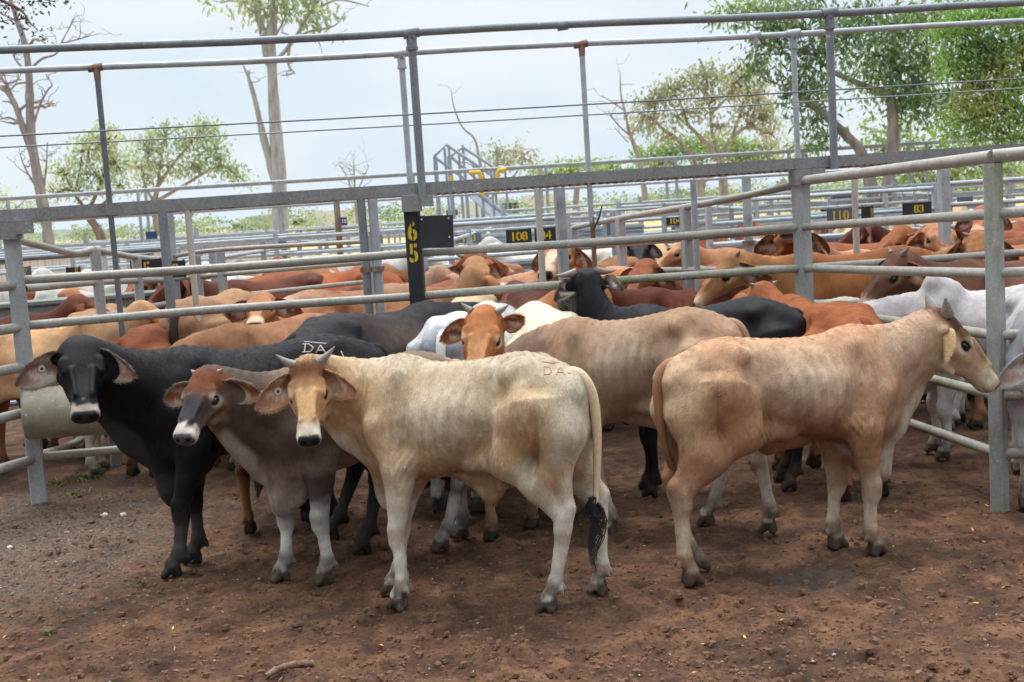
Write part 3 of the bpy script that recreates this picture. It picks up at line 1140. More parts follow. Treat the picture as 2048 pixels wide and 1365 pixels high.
c2 = ramp(nt, fin, [(.3, (.22, .21, .2)), (.46, (.85, .85, .85)), (.6, (1.1, 1.1, 1.08)), (.76, (1.6, 1.55, 1.5))])
c = mix(nt, 1.0, c1, c2, 'MULTIPLY')
c = mix(nt, 1.0, c, ramp(nt, noise(nt, 1.7, 5, .65, vo), [(.34, (.52, .5, .48)), (.5, (.92, .92, .92)), (.66, (1.18, 1.17, 1.15))]), 'MULTIPLY')
geo = nt.nodes.new('ShaderNodeNewGeometry')
sx = nt.nodes.new('ShaderNodeSeparateXYZ')
nt.links.new(geo.outputs['Position'], sx.inputs[0])


def blob_mask(cx, cy, rx, ry, soft=.5, wob=.55):
    dx = maths(nt, 'DIVIDE', maths(nt, 'SUBTRACT', sx.outputs[0], cx), rx)
    dy = maths(nt, 'DIVIDE', maths(nt, 'SUBTRACT', sx.outputs[1], cy), ry)
    d = maths(nt, 'SQRT', maths(nt, 'ADD', maths(nt, 'MULTIPLY', dx, dx), maths(nt, 'MULTIPLY', dy, dy)))
    d = maths(nt, 'ADD', d, maths(nt, 'MULTIPLY', maths(nt, 'SUBTRACT', med, .5), wob * 3))
    mr = nt.nodes.new('ShaderNodeMapRange')
    mr.interpolation_type = 'SMOOTHSTEP'
    nt.links.new(d, mr.inputs['Value'])
    mr.inputs['From Min'].default_value = 1 + soft
    mr.inputs['From Max'].default_value = 1 - soft
    return mr.outputs['Result']


# dry gravelly patch at the left, a damp patch right of centre, and the far grassland
g1 = gnd(70, 1090)
c = mix(nt, maths(nt, 'MULTIPLY', blob_mask(g1.x - .4, g1.y, 1.15, 1.5), .75), c, mix(nt, 1.0, ramp(nt, fin, [(.3, lin(74, 61, 52)), (.6, lin(108, 92, 80)), (.8, lin(138, 122, 108))]), c2, 'MULTIPLY'))
g2 = gnd(1640, 1160)
wet = blob_mask(g2.x, g2.y, .17, .15, .5, .9)
c = mix(nt, maths(nt, 'MULTIPLY', wet, .65), c, lin(58, 50, 48))
big2 = noise(nt, .045, 5, .6, vo)
far_d = nt.nodes.new('ShaderNodeMapRange')
nt.links.new(sx.outputs[1], far_d.inputs['Value'])
far_d.inputs['From Min'].default_value = 32
far_d.inputs['From Max'].default_value = 44
grs = ramp(nt, big2, [(.3, lin(150, 138, 84)), (.5, lin(188, 166, 112)), (.7, lin(128, 138, 74))])
c = mix(nt, far_d.outputs['Result'], c, grs)
mid_d = nt.nodes.new('ShaderNodeMapRange')
nt.links.new(sx.outputs[1], mid_d.inputs['Value'])
mid_d.inputs['From Min'].default_value = 15.5
mid_d.inputs['From Max'].default_value = 18
c = mix(nt, maths(nt, 'MULTIPLY', mid_d.outputs['Result'], maths(nt, 'SUBTRACT', .9, far_d.outputs['Result'])), c, ramp(nt, noise(nt, 1.2, 5, .6, vo), [(.3, lin(140, 120, 100)), (.7, lin(178, 160, 138))]))
nt.links.new(c, b.inputs['Base Color'])
nt.links.new(maths(nt, 'SUBTRACT', .93, maths(nt, 'MULTIPLY', wet, .5)), b.inputs['Roughness'])
b.inputs['Specular IOR Level'].default_value = .3
bump(nt, b, fin, .9, .012)
ground = link_mesh('ground', np_mesh('ground', GP, GF, True), M_DIRT)
tag(ground, 'brown trodden dirt of the yard floor', kind='structure')


def ground_z(x, y):
    i = min(max(np.searchsorted(gx, x), 1), nx_ - 1)
    j = min(max(np.searchsorted(gy, y), 1), ny_ - 1)
    return float(Z[i * ny_ + j])


def simple_mat(name, col, rough=.7, var=.25, scale=8, bmp=0.0, metal=0.0, spec=.4):
    m, nt, b = new_mat(name)
    n = noise(nt, scale, 5, .6, coords(nt))
    k = lambda f: tuple(min(1, x * f) for x in col)
    nt.links.new(ramp(nt, n, [(.25, k(1 - var)), (.5, col), (.75, k(1 + var))]), b.inputs['Base Color'])
    b.inputs['Roughness'].default_value = rough
    b.inputs['Metallic'].default_value = metal
    b.inputs['Specular IOR Level'].default_value = spec
    if bmp: bump(nt, b, n, bmp, .01)
    return m


# dirt clods and grit: too many to count
def lumps(name, n, rr, mat, label, seed, region, squash=.6, sides=7):
    r_ = random.Random(seed)
    V, F = [], []
    for i in range(n):
        px, py = region(r_)
        p = gnd(px, py)
        if p.y > 12: continue
        s = rr[0] * (rr[1] / rr[0]) ** (r_.random() ** 2.2)
        z = ground_z(p.x, p.y)
        b0 = len(V)
        top = Vector((p.x, p.y, z + s * squash))
        for k in range(sides):
            an = TAU * k / sides + r_.random() * .5
            q = s * r_.uniform(.7, 1.25)
            V.append((p.x + math.cos(an) * q, p.y + math.sin(an) * q, z - s * .35))
        for k in range(sides):
            an = TAU * k / sides + r_.random() * .5
            q = s * r_.uniform(.45, .85)
            V.append((p.x + math.cos(an) * q, p.y + math.sin(an) * q, z + s * squash * r_.uniform(.55, .95)))
        V.append((p.x, p.y, z + s * squash))
        for k in range(sides):
            k2 = (k + 1) % sides
            F.append((b0 + k, b0 + k2, b0 + sides + k2, b0 + sides + k))
            F.append((b0 + sides + k, b0 + sides + k2, b0 + 2 * sides, b0 + 2 * sides))
    me = bpy.data.meshes.new(name)
    me.from_pydata(V, [], [f if len(set(f)) == 4 else f[:3] for f in F])
    o = link_mesh(name, me, mat)
    tag(o, label, kind='stuff')
    return o


whole = lambda r_: (r_.uniform(-60, 2110), 960 + 440 * r_.random() ** .8)
left = lambda r_: (max(-60, r_.gauss(130, 170)), r_.gauss(1080, 75))
lumps('dirt_clods', 7000, (.004, .022), simple_mat('clod', lin(98, 70, 51), .95, .45, 30, .6), 'crumbly dark dirt clods scattered over the yard floor', 3, whole)
lumps('grit', 420, (.002, .0055), simple_mat('grit', lin(176, 162, 148), .85, .3, 60), 'pale grit sprinkled over the dirt', 6, whole)
lumps('gravel', 1300, (.003, .010), simple_mat('gravel', lin(138, 124, 114), .85, .4, 40), 'grey gravel beside the left post', 8, left)


def leaf_litter():
    r_ = random.Random(9)
    V, F, C = [], [], []
    cols = [lin(190, 120, 60), lin(206, 150, 70), lin(170, 96, 60), lin(150, 110, 74), lin(196, 176, 90), lin(110, 80, 54), lin(120, 88, 60)]
    for i in range(120):
        p = gnd(r_.uniform(0, 2048), 980 + 390 * r_.random())
        if i < 2: p = (gnd(1792, 1030), gnd(505, 1337))[i]
        z = ground_z(p.x, p.y) + .006
        an, l, w = r_.random() * TAU, r_.uniform(.008, .022), r_.uniform(.003, .007)
        u, v = Vector((math.cos(an), math.sin(an), r_.uniform(-.2, .4))), Vector((-math.sin(an), math.cos(an), r_.uniform(-.3, .3)))
        c_ = Vector((p.x, p.y, z))
        b0 = len(V)
        V += [c_ - u * l, c_ + v * w + Vector((0, 0, .002)), c_ + u * l, c_ - v * w]
        F.append((b0, b0 + 1, b0 + 2, b0 + 3))
        cc = lin(110, 170, 50) if i < 2 else r_.choice(cols)
        C += [cc] * 4
    me = np_mesh('leaf_litter', [tuple(v) for v in V], F, False, C)
    m, nt, b = new_mat('dry_leaf')
    a = nt.nodes.new('ShaderNodeAttribute')
    a.attribute_name = 'coat'
    nt.links.new(a.outputs['Color'], b.inputs['Base Color'])
    tag(link_mesh('leaf_litter', me, m), 'small dry orange and yellow leaves scattered on the dirt', kind='stuff')


leaf_litter()


def stone(px, py, r, col, label, seed):
    p = gnd(px, py)
    bm = bmesh.new()
    bmesh.ops.create_icosphere(bm, subdivisions=3, radius=1)
    for v in bm.verts:
        n = mnoise.noise(v.co * 1.3 + Vector((seed * 3.1, 0, 0))) * .45 + mnoise.noise(v.co * 3.4 + Vector((0, seed, 0))) * .15
        v.co = v.co * (1 + n)
        v.co = Vector((v.co.x * r * 1.2, v.co.y * r * .9, v.co.z * r * .7))
    me = bpy.data.meshes.new('stone')
    bm.to_mesh(me)
    bm.free()
    me.shade_smooth()
    o = link_mesh('stone', me, simple_mat('stone_%d' % seed, col, .85, .25, 40, .5))
    o.location = (p.x, p.y, ground_z(p.x, p.y) + r * .3)
    o.rotation_euler = (0, 0, seed)
    tag(o, label, 'stone', 'loose stones on the dirt')


stone(209, 1030, .020, lin(206, 190, 164), 'small pointed cream stone left of a twin pale stone', 1)
stone(246, 1029, .022, lin(200, 178, 150), 'rounded pale tan stone right of the pointed cream one', 2)
stone(183, 1045, .022, lin(96, 74, 58), 'dark brown stone in front of the pale pair', 3)
stone(132, 1062, .015, lin(158, 128, 110), 'pinkish stone left of the dark brown one', 4)
stone(20, 1099, .016, lin(200, 190, 178), 'white stone near the left edge of the yard', 5)
stone(1668, 1305, .007, lin(150, 142, 132), 'small grey white stone at the lower right', 6)
stone(240, 1055, .017, lin(88, 66, 54), 'dark clod like stone below the rounded pale tan one', 7)
stone(1626, 1320, .007, lin(160, 146, 128), 'small cream pebble left of the grey white stone', 8)


def stick():
    pts = [gnd(532, 1364), gnd(560, 1350), gnd(592, 1340), gnd(627, 1334)]
    pts = [p + Vector((0, 0, ground_z(p.x, p.y) + .016)) for p in pts]
    pts = spline(pts, 16)
    mb = MB()
    rr = [.0135 * (1 + .16 * math.sin(i * 2.1)) * (1 if i > 1 else .75) for i in range(16)]
    mb.tube(pts, rr, 12)
    m, nt, b = new_mat('stick_bark')
    nt.links.new(ramp(nt, noise(nt, 30, 6, .7, coords(nt)), [(.3, lin(70, 52, 40)), (.55, lin(118, 92, 74)), (.75, lin(150, 124, 102))]), b.inputs['Base Color'])
    b.inputs['Roughness'].default_value = .9
    bump(nt, b, noise(nt, 60, 5, .7, coords(nt)), .8, .006)
    tag(mb.build('stick', m), 'short brown broken stick lying at the bottom edge', 'stick')


stick()


def dung(px, py, r, label):
    p = gnd(px, py)
    mb = MB()
    n = 22
    z = ground_z(p.x, p.y)
    for j, (q, h) in enumerate(((1, -.004), (.9, .012), (.55, .018), (.2, .014))):
        for k in range(n):
            an = TAU * k / n
            w = 1 + .22 * mnoise.noise(Vector((math.cos(an) * 2, math.sin(an) * 2, px + j * .4)))
            mb.v.append(Vector((p.x + math.cos(an) * r * q * w, p.y + math.sin(an) * r * q * w, z + h + .004 * mnoise.noise(Vector((an * 3, j, px))))))
    for j in range(3):
        for k in range(n):
            mb.f.append((j * n + k, j * n + (k + 1) % n, (j + 1) * n + (k + 1) % n, (j + 1) * n + k))
    mb.f.append(tuple(3 * n + k for k in range(n)))
    tag(mb.build('dung_pat', M_DUNG), label, 'dung')


M_DUNG = simple_mat('dung', lin(78, 64, 34), .85, .4, 30, .8)
dung(97, 1268, .04, 'greenish brown dung pat low at the left')
dung(172, 1284, .03, 'small flattened dung pat right of the greenish one')


def tuft(px, py, n, h, label, seed):
    r_ = random.Random(seed)
    p = gnd(px, py)
    V, F, C = [], [], []
    for i in range(n):
        a, d = r_.random() * TAU, abs(r_.gauss(0, .045)) * (2.0 if n > 60 else 1)
        o = Vector((p.x + math.cos(a) * d * 1.5, p.y + math.sin(a) * d, ground_z(p.x, p.y)))
        up = Vector((r_.gauss(0, .5), r_.gauss(0, .5), 1)).normalized()
        l, w = h * r_.uniform(.4, 1.1), .0032 * r_.uniform(.7, 1.6)
        sd = up.cross(Vector((math.cos(a), math.sin(a), .1))).normalized()
        b0 = len(V)
        bend = Vector((up.x, up.y, -.3)) * l * .4
        V += [o - sd * w, o + sd * w, o + up * l * .6 + sd * w * .9, o + up * l * .6 - sd * w * .9, o + up * l + bend]
        F += [(b0, b0 + 1, b0 + 2, b0 + 3), (b0 + 3, b0 + 2, b0 + 4, b0 + 4)]
        cc = r_.choice([lin(112, 122, 62), lin(132, 136, 78), lin(92, 104, 52), lin(156, 148, 96)])
        C += [cc] * 5
    me = bpy.data.meshes.new('weed_tuft')
    k0, m0 = len(V), 12                       # the crown of soil and root they grow from
    for k in range(m0): V.append(Vector((p.x + math.cos(TAU * k / m0) * .05, p.y + math.sin(TAU * k / m0) * .04, ground_z(p.x, p.y) - .004)))
    V.append(Vector((p.x, p.y, ground_z(p.x, p.y) + .008)))
    for k in range(m0): F.append((k0 + k, k0 + (k + 1) % m0, k0 + m0, k0 + m0))
    C += [lin(92, 80, 56)] * (m0 + 1)
    me.from_pydata([tuple(v) for v in V], [], [f if len(set(f)) == 4 else f[:3] for f in F])
    set_cols(me, np.array(C))
    tag(link_mesh('weed_tuft', me, M_COAT), label, None, 'weeds growing by the left post', 'stuff')  # low weeds, built as loose narrow blades on a soil crown


tuft(168, 958, 150, .055, 'largest green weed tuft, right of the left post under the drum', 1)
tuft(118, 968, 40, .06, 'thin green weed tuft between the left post and the largest tuft', 2)
tuft(149, 994, 45, .045, 'small green weed tuft just below the largest one', 3)
tuft(212, 992, 22, .03, 'tiny sparse weed right of the small tuft', 4)

# ------------------------------------------------------------------ yard steel
def steel_mat(name, col, rust=.0, moss=0.0, dirt=.5, rough=.5, streak=True):
    m, nt, b = new_mat(name)
    v = coords(nt, (1, 1, .35 if streak else 1))
    n1_ = noise(nt, 9, 6, .65, v)
    n2_ = noise(nt, 55, 4, .6, coords(nt))
    k = lambda f: tuple(x * f for x in col)
    c = ramp(nt, n1_, [(.25, k(.5)), (.42, k(.86)), (.55, col), (.66, k(1.16)), (.8, k(1.45))])
    c = mix(nt, .35 * dirt, c, ramp(nt, n2_, [(.35, lin(112, 100, 86)), (.6, lin(172, 166, 158))]))
    spk = ramp(nt, noise(nt, 34, 2, .5, coords(nt)), [(.70, (0, 0, 0)), (.745, (1, 1, 1))])
    c = mix(nt, maths(nt, 'MULTIPLY', spk, .55), c, lin(214, 212, 206))
    if rust:
        r_ = ramp(nt, noise(nt, 5, 6, .7, coords(nt, (1, 1, .3))), [(.62 - rust * .4, (0, 0, 0)), (.72 - rust * .3, (1, 1, 1))])
        c = mix(nt, r_, c, ramp(nt, n2_, [(.3, lin(88, 56, 40)), (.7, lin(142, 98, 72))]))
    if moss:
        r_ = ramp(nt, noise(nt, 3.2, 6, .7, coords(nt, (1, 1, .4))), [(.60 - moss * .25, (0, 0, 0)), (.75 - moss * .2, (1, 1, 1))])
        c = mix(nt, maths(nt, 'MULTIPLY', r_, .8), c, ramp(nt, n2_, [(.3, lin(84, 92, 40)), (.7, lin(128, 132, 66))]))
    nt.links.new(c, b.inputs['Base Color'])
    b.inputs['Metallic'].default_value = .1
    b.inputs['Roughness'].default_value = rough
    bump(nt, b, n1_, .12, .004)
    return m


M_RAIL = steel_mat('weathered_pipe', lin(152, 147, 138), 0, 0, .8, .5, False)
M_RAILM = steel_mat('pipe_with_lichen', lin(148, 145, 131), 0, .4, .8, .55, False)
M_GALV = steel_mat('galvanised_pipe', lin(172, 178, 184), 0, 0, .35, .45, False)
M_GALVD = steel_mat('dull_galvanised', lin(118, 126, 133), 0, 0, .4, .5)
M_POST = steel_mat('post_steel', lin(160, 165, 168), 0, 0, .6, .5)
M_POSTM = steel_mat('mossy_post', lin(152, 157, 153), 0, .48, .6, .6)
M_BEAM = steel_mat('beam_steel', lin(124, 127, 129), .0, 0, .7, .55)
M_RUST = steel_mat('rusty_steel', lin(140, 124, 108), .5, 0, .6, .7)
M_RUSTL = steel_mat('rust_streaked', lin(196, 190, 178), .16, 0, .5, .65)
M_FAR = steel_mat('far_galvanised', lin(160, 167, 173), 0, 0, .3, .5, False)
M_DARK = steel_mat('dark_pipe', lin(92, 98, 104), 0, 0, .4, .5)
M_BLK = simple_mat('black_paint', lin(38, 39, 42), .55, .35, 14)
M_SIGN = simple_mat('sign_black', lin(40, 42, 47), .6, .5, 5)
M_SIGNG = simple_mat('sign_faded', lin(86, 94, 108), .6, .35, 6)
M_SIGNB = simple_mat('sign_blue', lin(40, 62, 110), .55, .35, 9)
M_YEL = simple_mat('yellow_stencil', lin(206, 176, 40), .65, .35, 45)
M_WHT = simple_mat('white_paint', lin(214, 214, 210), .6, .1, 20)
M_YPIPE = simple_mat('yellow_pipe', lin(226, 180, 30), .5, .15, 12)


def post_box(a, ztop, size, rot=0.0, zbot=-.05):
    return MB().box((a.x, a.y, (ztop + zbot) / 2), (size[0], size[1], ztop - zbot), Matrix.Rotation(rot, 3, 'Z'), bevel=.008)


def cap_box(parent, a, ztop, size, rot, mat):
    MB().box((a.x, a.y, ztop + .004), (size[0] * 1.02, size[1] * 1.02, .008), Matrix.Rotation(rot, 3, 'Z')).build('cap', mat, parent)


def rail(parent, pts, r, mat, n=12, name='rail'):
    return MB().tube(pts, r, n).build(name, mat, parent)


P0, P1, P2 = atz(58, 8.05, 0.7), atz(840, 8.5, 1.0), atz(1606, 8.9, 1.3)
P3 = gnd(2000, 1022)
ZR = [.32, .62, .91, 1.20, 1.50]


def along(a, b, t, z):
    p = a.lerp(b, t)
    return Vector((p.x, p.y, z))


# back fence of the front pen, under the walkway
f = tag(empty('pen_fence', (P1.x, P1.y, 0)), 'pipe rail fence behind the front cattle with the numbered black post', 'fence')
def inv(parent, pts): return [Vector(p) - parent.location for p in pts]
pts0 = [P0, P1, P2]
PR = P2 + (P2 - P1).normalized() * 2.9
rails_back = []
for z in ZR:
    for k, (a, b_) in enumerate(((P0, P1), (P1, P2), (P2, PR))):
        sag = Vector((0, 0, .012 * math.sin(z * 9 + k)))
        q = [along(a, b_, 0, z), along(a, b_, .5, z) - sag, along(a, b_, 1, z)]
        rail(f, inv(f, spline(q, 7)), .0295, M_RAILM if k == 1 and z < 1.3 else M_RAIL)
for p, sz, ro, m in ((P1, (.10, .10), R(-4), M_POST), (P2, (.10, .10), R(28), M_POST)):
    q = post_box(p - f.location + Vector((0, 0, f.location.z)), 1.90, sz, ro).build('post', m, f)
    if p is P1:
        MB().box((0, 0, 1.51), (.104, .104, .76), Matrix.Rotation(ro, 3, 'Z'), bevel=.008).build('painted_band', M_BLK, q).location = (0, 0, 0)
post1 = [o for o in f.children if o.name.startswith('post')][0]


def text_mesh(txt, size, mat, name, parent, M, stencil=False, wx=1.0):
    cu = bpy.data.curves.new(name, 'FONT')
    cu.body = txt
    cu.size = size
    cu.align_x = 'CENTER'
    cu.align_y = 'CENTER'
    cu.extrude = .0012
    cu.offset = size * .028
    cu.resolution_u = 6
    to = bpy.data.objects.new(name, cu)
    COL.objects.link(to)
    bpy.context.view_layer.update()
    me = bpy.data.meshes.new_from_object(to.evaluated_get(bpy.context.evaluated_depsgraph_get()))
    bpy.data.objects.remove(to)
    if stencil:                              # bridges of a stencil: cut a gap through each figure
        bm = bmesh.new()
        bm.from_mesh(me)
        xs = [v.co.x for v in bm.verts]
        w_ = (max(xs) - min(xs)) / len(txt)
        g_ = size * .034
        for i in range(len(txt)):
            cx = min(xs) + w_ * (i + .5)
            for sgn in (-1, 1):
                bmesh.ops.bisect_plane(bm, geom=bm.verts[:] + bm.edges[:] + bm.faces[:], plane_co=(cx + sgn * g_, 0, 0), plane_no=(1, 0, 0))
            kill = [fc for fc in bm.faces if abs(fc.calc_center_median().x - cx) < g_ * .98 and all(abs(v.co.x - cx) < g_ * 1.05 for v in fc.verts)]
            bmesh.ops.delete(bm, geom=kill, context='FACES')
        bm.to_mesh(me)
        bm.free()
    me.transform(Matrix.Diagonal((wx, 1, 1, 1)))
    me.transform(M)
    return link_mesh(name, me, mat, parent)


# 65 stencilled down the post, one figure above the other
ro = R(-4)
for ch, zc in (('6', 1.645), ('5', 1.495)):
    M = Matrix.Rotation(ro, 4, 'Z') @ Matrix.Translation((0.0, -.0535, zc)) @ Matrix.Rotation(R(90), 4, 'X')
    text_mesh(ch, .172, M_YEL, 'painted_number', post1, M, True, .80)
# right wing of the fence, running forward to the mossy post
f = tag(empty('pen_fence', (P3.x, P3.y, 0)), 'pipe rail fence running forward to the mossy green stained post', 'fence')
zr3 = [.31, .62, .94, 1.265, 1.575, 1.87]
zr2 = [.32, .62, .91, 1.20, 1.50, 1.83]
PX = P3 + Vector((1.9, -.55, 0))
for i in range(6):
    rail(f, inv(f, [along(P2, P3, .012, zr2[i]), along(P2, P3, 1, zr3[i])]), .034 if i == 5 else .028, M_RAILM if i in (1, 2) else M_RAIL)
    if i < 5:
        rail(f, inv(f, [along(P3, PX, 0, zr3[i] + .0), along(P3, PX, 1, zr3[i] + .02)]), .028, M_RAIL)
    else:
        rail(f, inv(f, [along(P3, PX, 0.0, zr3[i]), along(P3, PX, 1, zr3[i] + .06)]), .036, M_RAIL)
pp = post_box(Vector((0, 0, 0)), 1.835, (.076, .076), R(40)).build('post', M_POSTM, f)

# left wing, coming towards the camera
f = tag(empty('pen_fence', (P0.x, P0.y, 0)), 'pipe rail fence at the left edge with a square steel corner post', 'fence')
PL = Vector((P0.x - .52, P0.y - 1.75, 0))
for i, z in enumerate([.34, .66, .96, 1.22, 1.50]):
    rail(f, inv(f, [along(P0, PL, 0, z - .03), along(P0, PL, 1, z)]), .033, M_RAIL)
post_box(Vector((0, 0, 0)), 1.86, (.105, .105), R(20)).build('post', M_POST, f)

# trough drum hung inside the corner
dr = tag(empty('feed_drum', at(52, 828, 7.9)), 'dented galvanised drum hung on the corner rails behind the black head', 'drum')
a0, a1 = at(52, 832, 7.9), at(215, 822, 8.0)
n_, mb = 40, MB()
axd = (a1 - a0).normalized()
u_ = axd.cross(Vector((0, 0, 1))).normalized()
w_ = u_.cross(axd)
ring = [(0, .165), (.012, .172), (.03, .168), (.2, .168), (.215, .174), (.23, .168), (.42, .168), (.52, .168), (.54, .172), (.55, .165)]
for s_, r in ring:
    for k in range(n_):
        an = TAU * k / n_
        dd_ = 1 - .035 * max(0, mnoise.noise(Vector((s_ * 7, math.cos(an) * 2.4, math.sin(an) * 2.4))))
        mb.v.append(axd * s_ + (u_ * math.cos(an) + w_ * math.sin(an)) * r * dd_)
for i in range(len(ring) - 1):
    for k in range(n_): mb.f.append((i * n_ + k, i * n_ + (k + 1) % n_, (i + 1) * n_ + (k + 1) % n_, (i + 1) * n_ + k))
mb.f.append(tuple(reversed(range(n_))))
mb.f.append(tuple((len(ring) - 1) * n_ + k for k in range(n_)))
M_DRUM = steel_mat('drum_steel', lin(142, 133, 112), .0, 0, .3, .6, False)
mb.build('shell', M_DRUM, dr)
MB().tube([axd * -.035, axd * .59], .012, 8).build('axle', M_DARK, dr)

# ------------------------------------------------------------------ walkway above the fence with its handrails
wk = tag(empty('raised_walkway', (P1.x, P1.y, 0)), 'raised steel walkway over the back fence with double pipe handrails', 'walkway')
dv = (P2 - P1).normalized()
nv = Vector((-dv.y, dv.x, 0))                       # away from the camera
if nv.y < 0: nv = -nv
PA = P0 + (P0 - P1).normalized() * 1.4
PB = P1 + dv * 6.2
zb0 = 1.90
def wp(t_m, off, z):                                # metres along from P1, offset across, height
    if t_m < 0:
        d_ = (P0 - P1).normalized()
        p = P1 + d_ * -t_m
    else:
        p = P1 + dv * t_m
    return Vector((p.x, p.y, 0)) + nv * off + Vector((0, 0, z + .006 * t_m))
T0, T1 = -4.3, 6.4
for off, nm, h, m in ((-.02, 'edge_beam', .078, M_BEAM), (.72, 'edge_beam', .06, M_RUST)):
    mb = MB()
    w = .045
    pts = [wp(T0, off, zb0), wp(0, off, zb0), wp(T1, off, zb0)]
    for p in pts:
        for (a, z) in ((0, 0), (w, 0), (w, h), (0, h)):
            mb.v.append(p + nv * a + Vector((0, 0, z)) - wk.location)
    for i in range(2):
        for k in range(4):
            mb.f.append((i * 4 + k, i * 4 + (k + 1) % 4, (i + 1) * 4 + (k + 1) % 4, (i + 1) * 4 + k))
    mb.f += [(3, 2, 1, 0), (8, 9, 10, 11)]
    mb.build(nm, m, wk, False)
mb = MB()                                           # ribbed grating deck
t = T0
t = .2
while t < T1:
    a = wp(t, .03, zb0 - .012) - wk.location
    b_ = wp(t, .30, zb0 - .012) - wk.location
    d_ = dv * .028
    k = len(mb.v)
    for q in (a, b_):
        mb.v += [q - d_ / 2, q + d_ / 2, q + d_ / 2 + Vector((0, 0, .03)), q - d_ / 2 + Vector((0, 0, .03))]
    mb.f += [(k, k + 1, k + 5, k + 4), (k + 1, k + 2, k + 6, k + 5), (k + 2, k + 3, k + 7, k + 6), (k + 3, k, k + 4, k + 7), (k + 3, k + 2, k + 1, k), (k + 4, k + 5, k + 6, k + 7)]
    t += .055
mb.build('deck', M_RUST, wk, False)
tP2 = (P2 - P1).length
tP0 = -(P0 - P1).length
for tq in (0.0, tP2, tP0):                          # brackets on the posts
    MB().box(wp(tq, -.02, zb0 - .06) - wk.location, (.13, .15, .11), Matrix.Rotation(math.atan2(dv.y, dv.x), 3, 'Z'), bevel=.01).build('bracket', M_BEAM, wk)
    MB().box(wp(tq + .10, -.06, zb0 - .045) - wk.location, (.09, .12, .08), Matrix.Rotation(math.atan2(dv.y, dv.x), 3, 'Z'), bevel=.008).build('outrigger', M_BEAM, wk)


def solve_t(px, off, z):
    lo_, hi_ = T0 - 2, T1 + 2
    for _ in range(40):
        m_ = (lo_ + hi_) / 2
        p = wp(m_, off, z)
        v = CAM_M.transposed() @ (p - Vector((0, 0, CAM_H)))
        x = W_PX / 2 + F_PX * v.x / -v.z
        lo_, hi_ = (m_, hi_) if x < px else (lo_, m_)
    return m_


def fitting(parent, p, d_, r, mat):
    mb = MB()
    mb.tube([p - d_ * .055, p + d_ * .055], r * 1.35, 14)
    mb.build('rail_fitting', mat, parent)
    MB().tube([p - Vector((0, 0, .10)), p - Vector((0, 0, .02))], r * 1.32, 14).build('rail_fitting', mat, parent)
    MB().tube([p - Vector((0, 0, .115)), p - Vector((0, 0, .095))], r * 1.55, 14).build('collar', mat, parent)
    MB().tube([p + nv * -r * 1.2 - Vector((0, 0, .035)), p - nv * (r * 1.2 + .012) - Vector((0, 0, .035))], .012, 8).build('bolt', M_DARK, parent)


ZH, ZHb = 2.985, 2.955
for off, z, r, posts, mat in ((-.05, ZH, .027, (822, 1658), M_GALVD), (.74, ZHb, .023, (802, 1586), M_GALV)):
    pts = [wp(T0, off, z + .01)] + [wp(t_, off, z + .008 * math.sin(t_ * 1.7)) for t_ in np.linspace(T0 + .6, T1 - .6, 12)] + [wp(T1, off, z + .02)]
    rail(wk, [p - wk.location for p in pts], r, mat, 14, 'handrail')
    for px in posts:
        t_ = solve_t(px, off, z)
        p = wp(t_, off, z) - wk.location
        MB().tube([Vector((p.x, p.y, zb0 - .02 + .006 * t_)), p - Vector((0, 0, .01))], r * (1.05 if off < 0 else 1.0), 14).build('handrail_post', mat, wk)
        fitting(wk, p, dv, r, mat)
p = wp(solve_t(1125, -.05, ZH), -.05, ZH) - wk.location
MB().tube([p - dv * .035, p + dv * .035], .034, 14).build('pipe_coupling', M_GALVD, wk)
p = wp(solve_t(1510, .74, ZHb), .74, ZHb) - wk.location
MB().tube([p - dv * .04, p + dv * .04], .03, 14).build('pipe_coupling', M_GALV, wk)
MB().tube([p, p - Vector((0, 0, .05)), p - Vector((0, 0, .075)), p - Vector((0, 0, .10))], [.026, .024, .017, .008], 12).build('nozzle', M_GALV, wk)
for off, z, nm in ((-.05, 2.455, 'wire'), (.74, 2.44, 'wire')):
    rail(wk, [wp(t_, off, z - .015 * math.sin((t_ - T0) / (T1 - T0) * math.pi)) - wk.location for t_ in np.linspace(T0, T1, 15)], .0055, M_DARK if off < 0 else M_GALVD, 6, nm)
# thin standpipes rising past the walkway to the rear rail
for px, zb, mat, lab in ((193, .0, M_DARK, 'thin dark standpipe left, with a rusty tee at the top rail'), (1163, .0, M_RUSTL, 'rusty standpipe in the middle with a blue tie and rusty tee')):
    t_ = solve_t(px, .74, ZHb)
    top = wp(t_, .74, ZHb)
    e = tag(empty('standpipe', (top.x, top.y, 0)), lab, 'pipe', 'standpipes behind the walkway')
    lean = Vector((.0, 0, 0))
    if px < 500:
        MB().tube([Vector((0, 0, zb)), Vector((0, 0, top.z - .04))], .021, 12).build('pipe', mat, e)
    else:
        MB().tube([Vector((0, 0, 1.62)), Vector((0, 0, top.z - .04))], .021, 12).build('pipe', M_GALV, e)
        MB().tube([Vector((.012, 0, 0)), Vector((.006, 0, 1.66))], .019, 12).build('lower_pipe', M_RUST, e)
        MB().tube([Vector((.02, -.02, 1.58)), Vector((.06, -.03, 1.66)), Vector((.085, -.03, 1.74))], [.007, .008, .006], 8).build('tie', simple_mat('blue_tie', lin(40, 70, 110), .6), e)
    MB().tube([Vector((0, 0, top.z)) - dv * .06, Vector((0, 0, top.z)) + dv * .045], .028, 14).build('tee', M_RUST, e)
    MB().tube([Vector((0, 0, top.z - .09)), Vector((0, 0, top.z))], [.023, .026], 14).build('tee_stem', M_RUST, e)
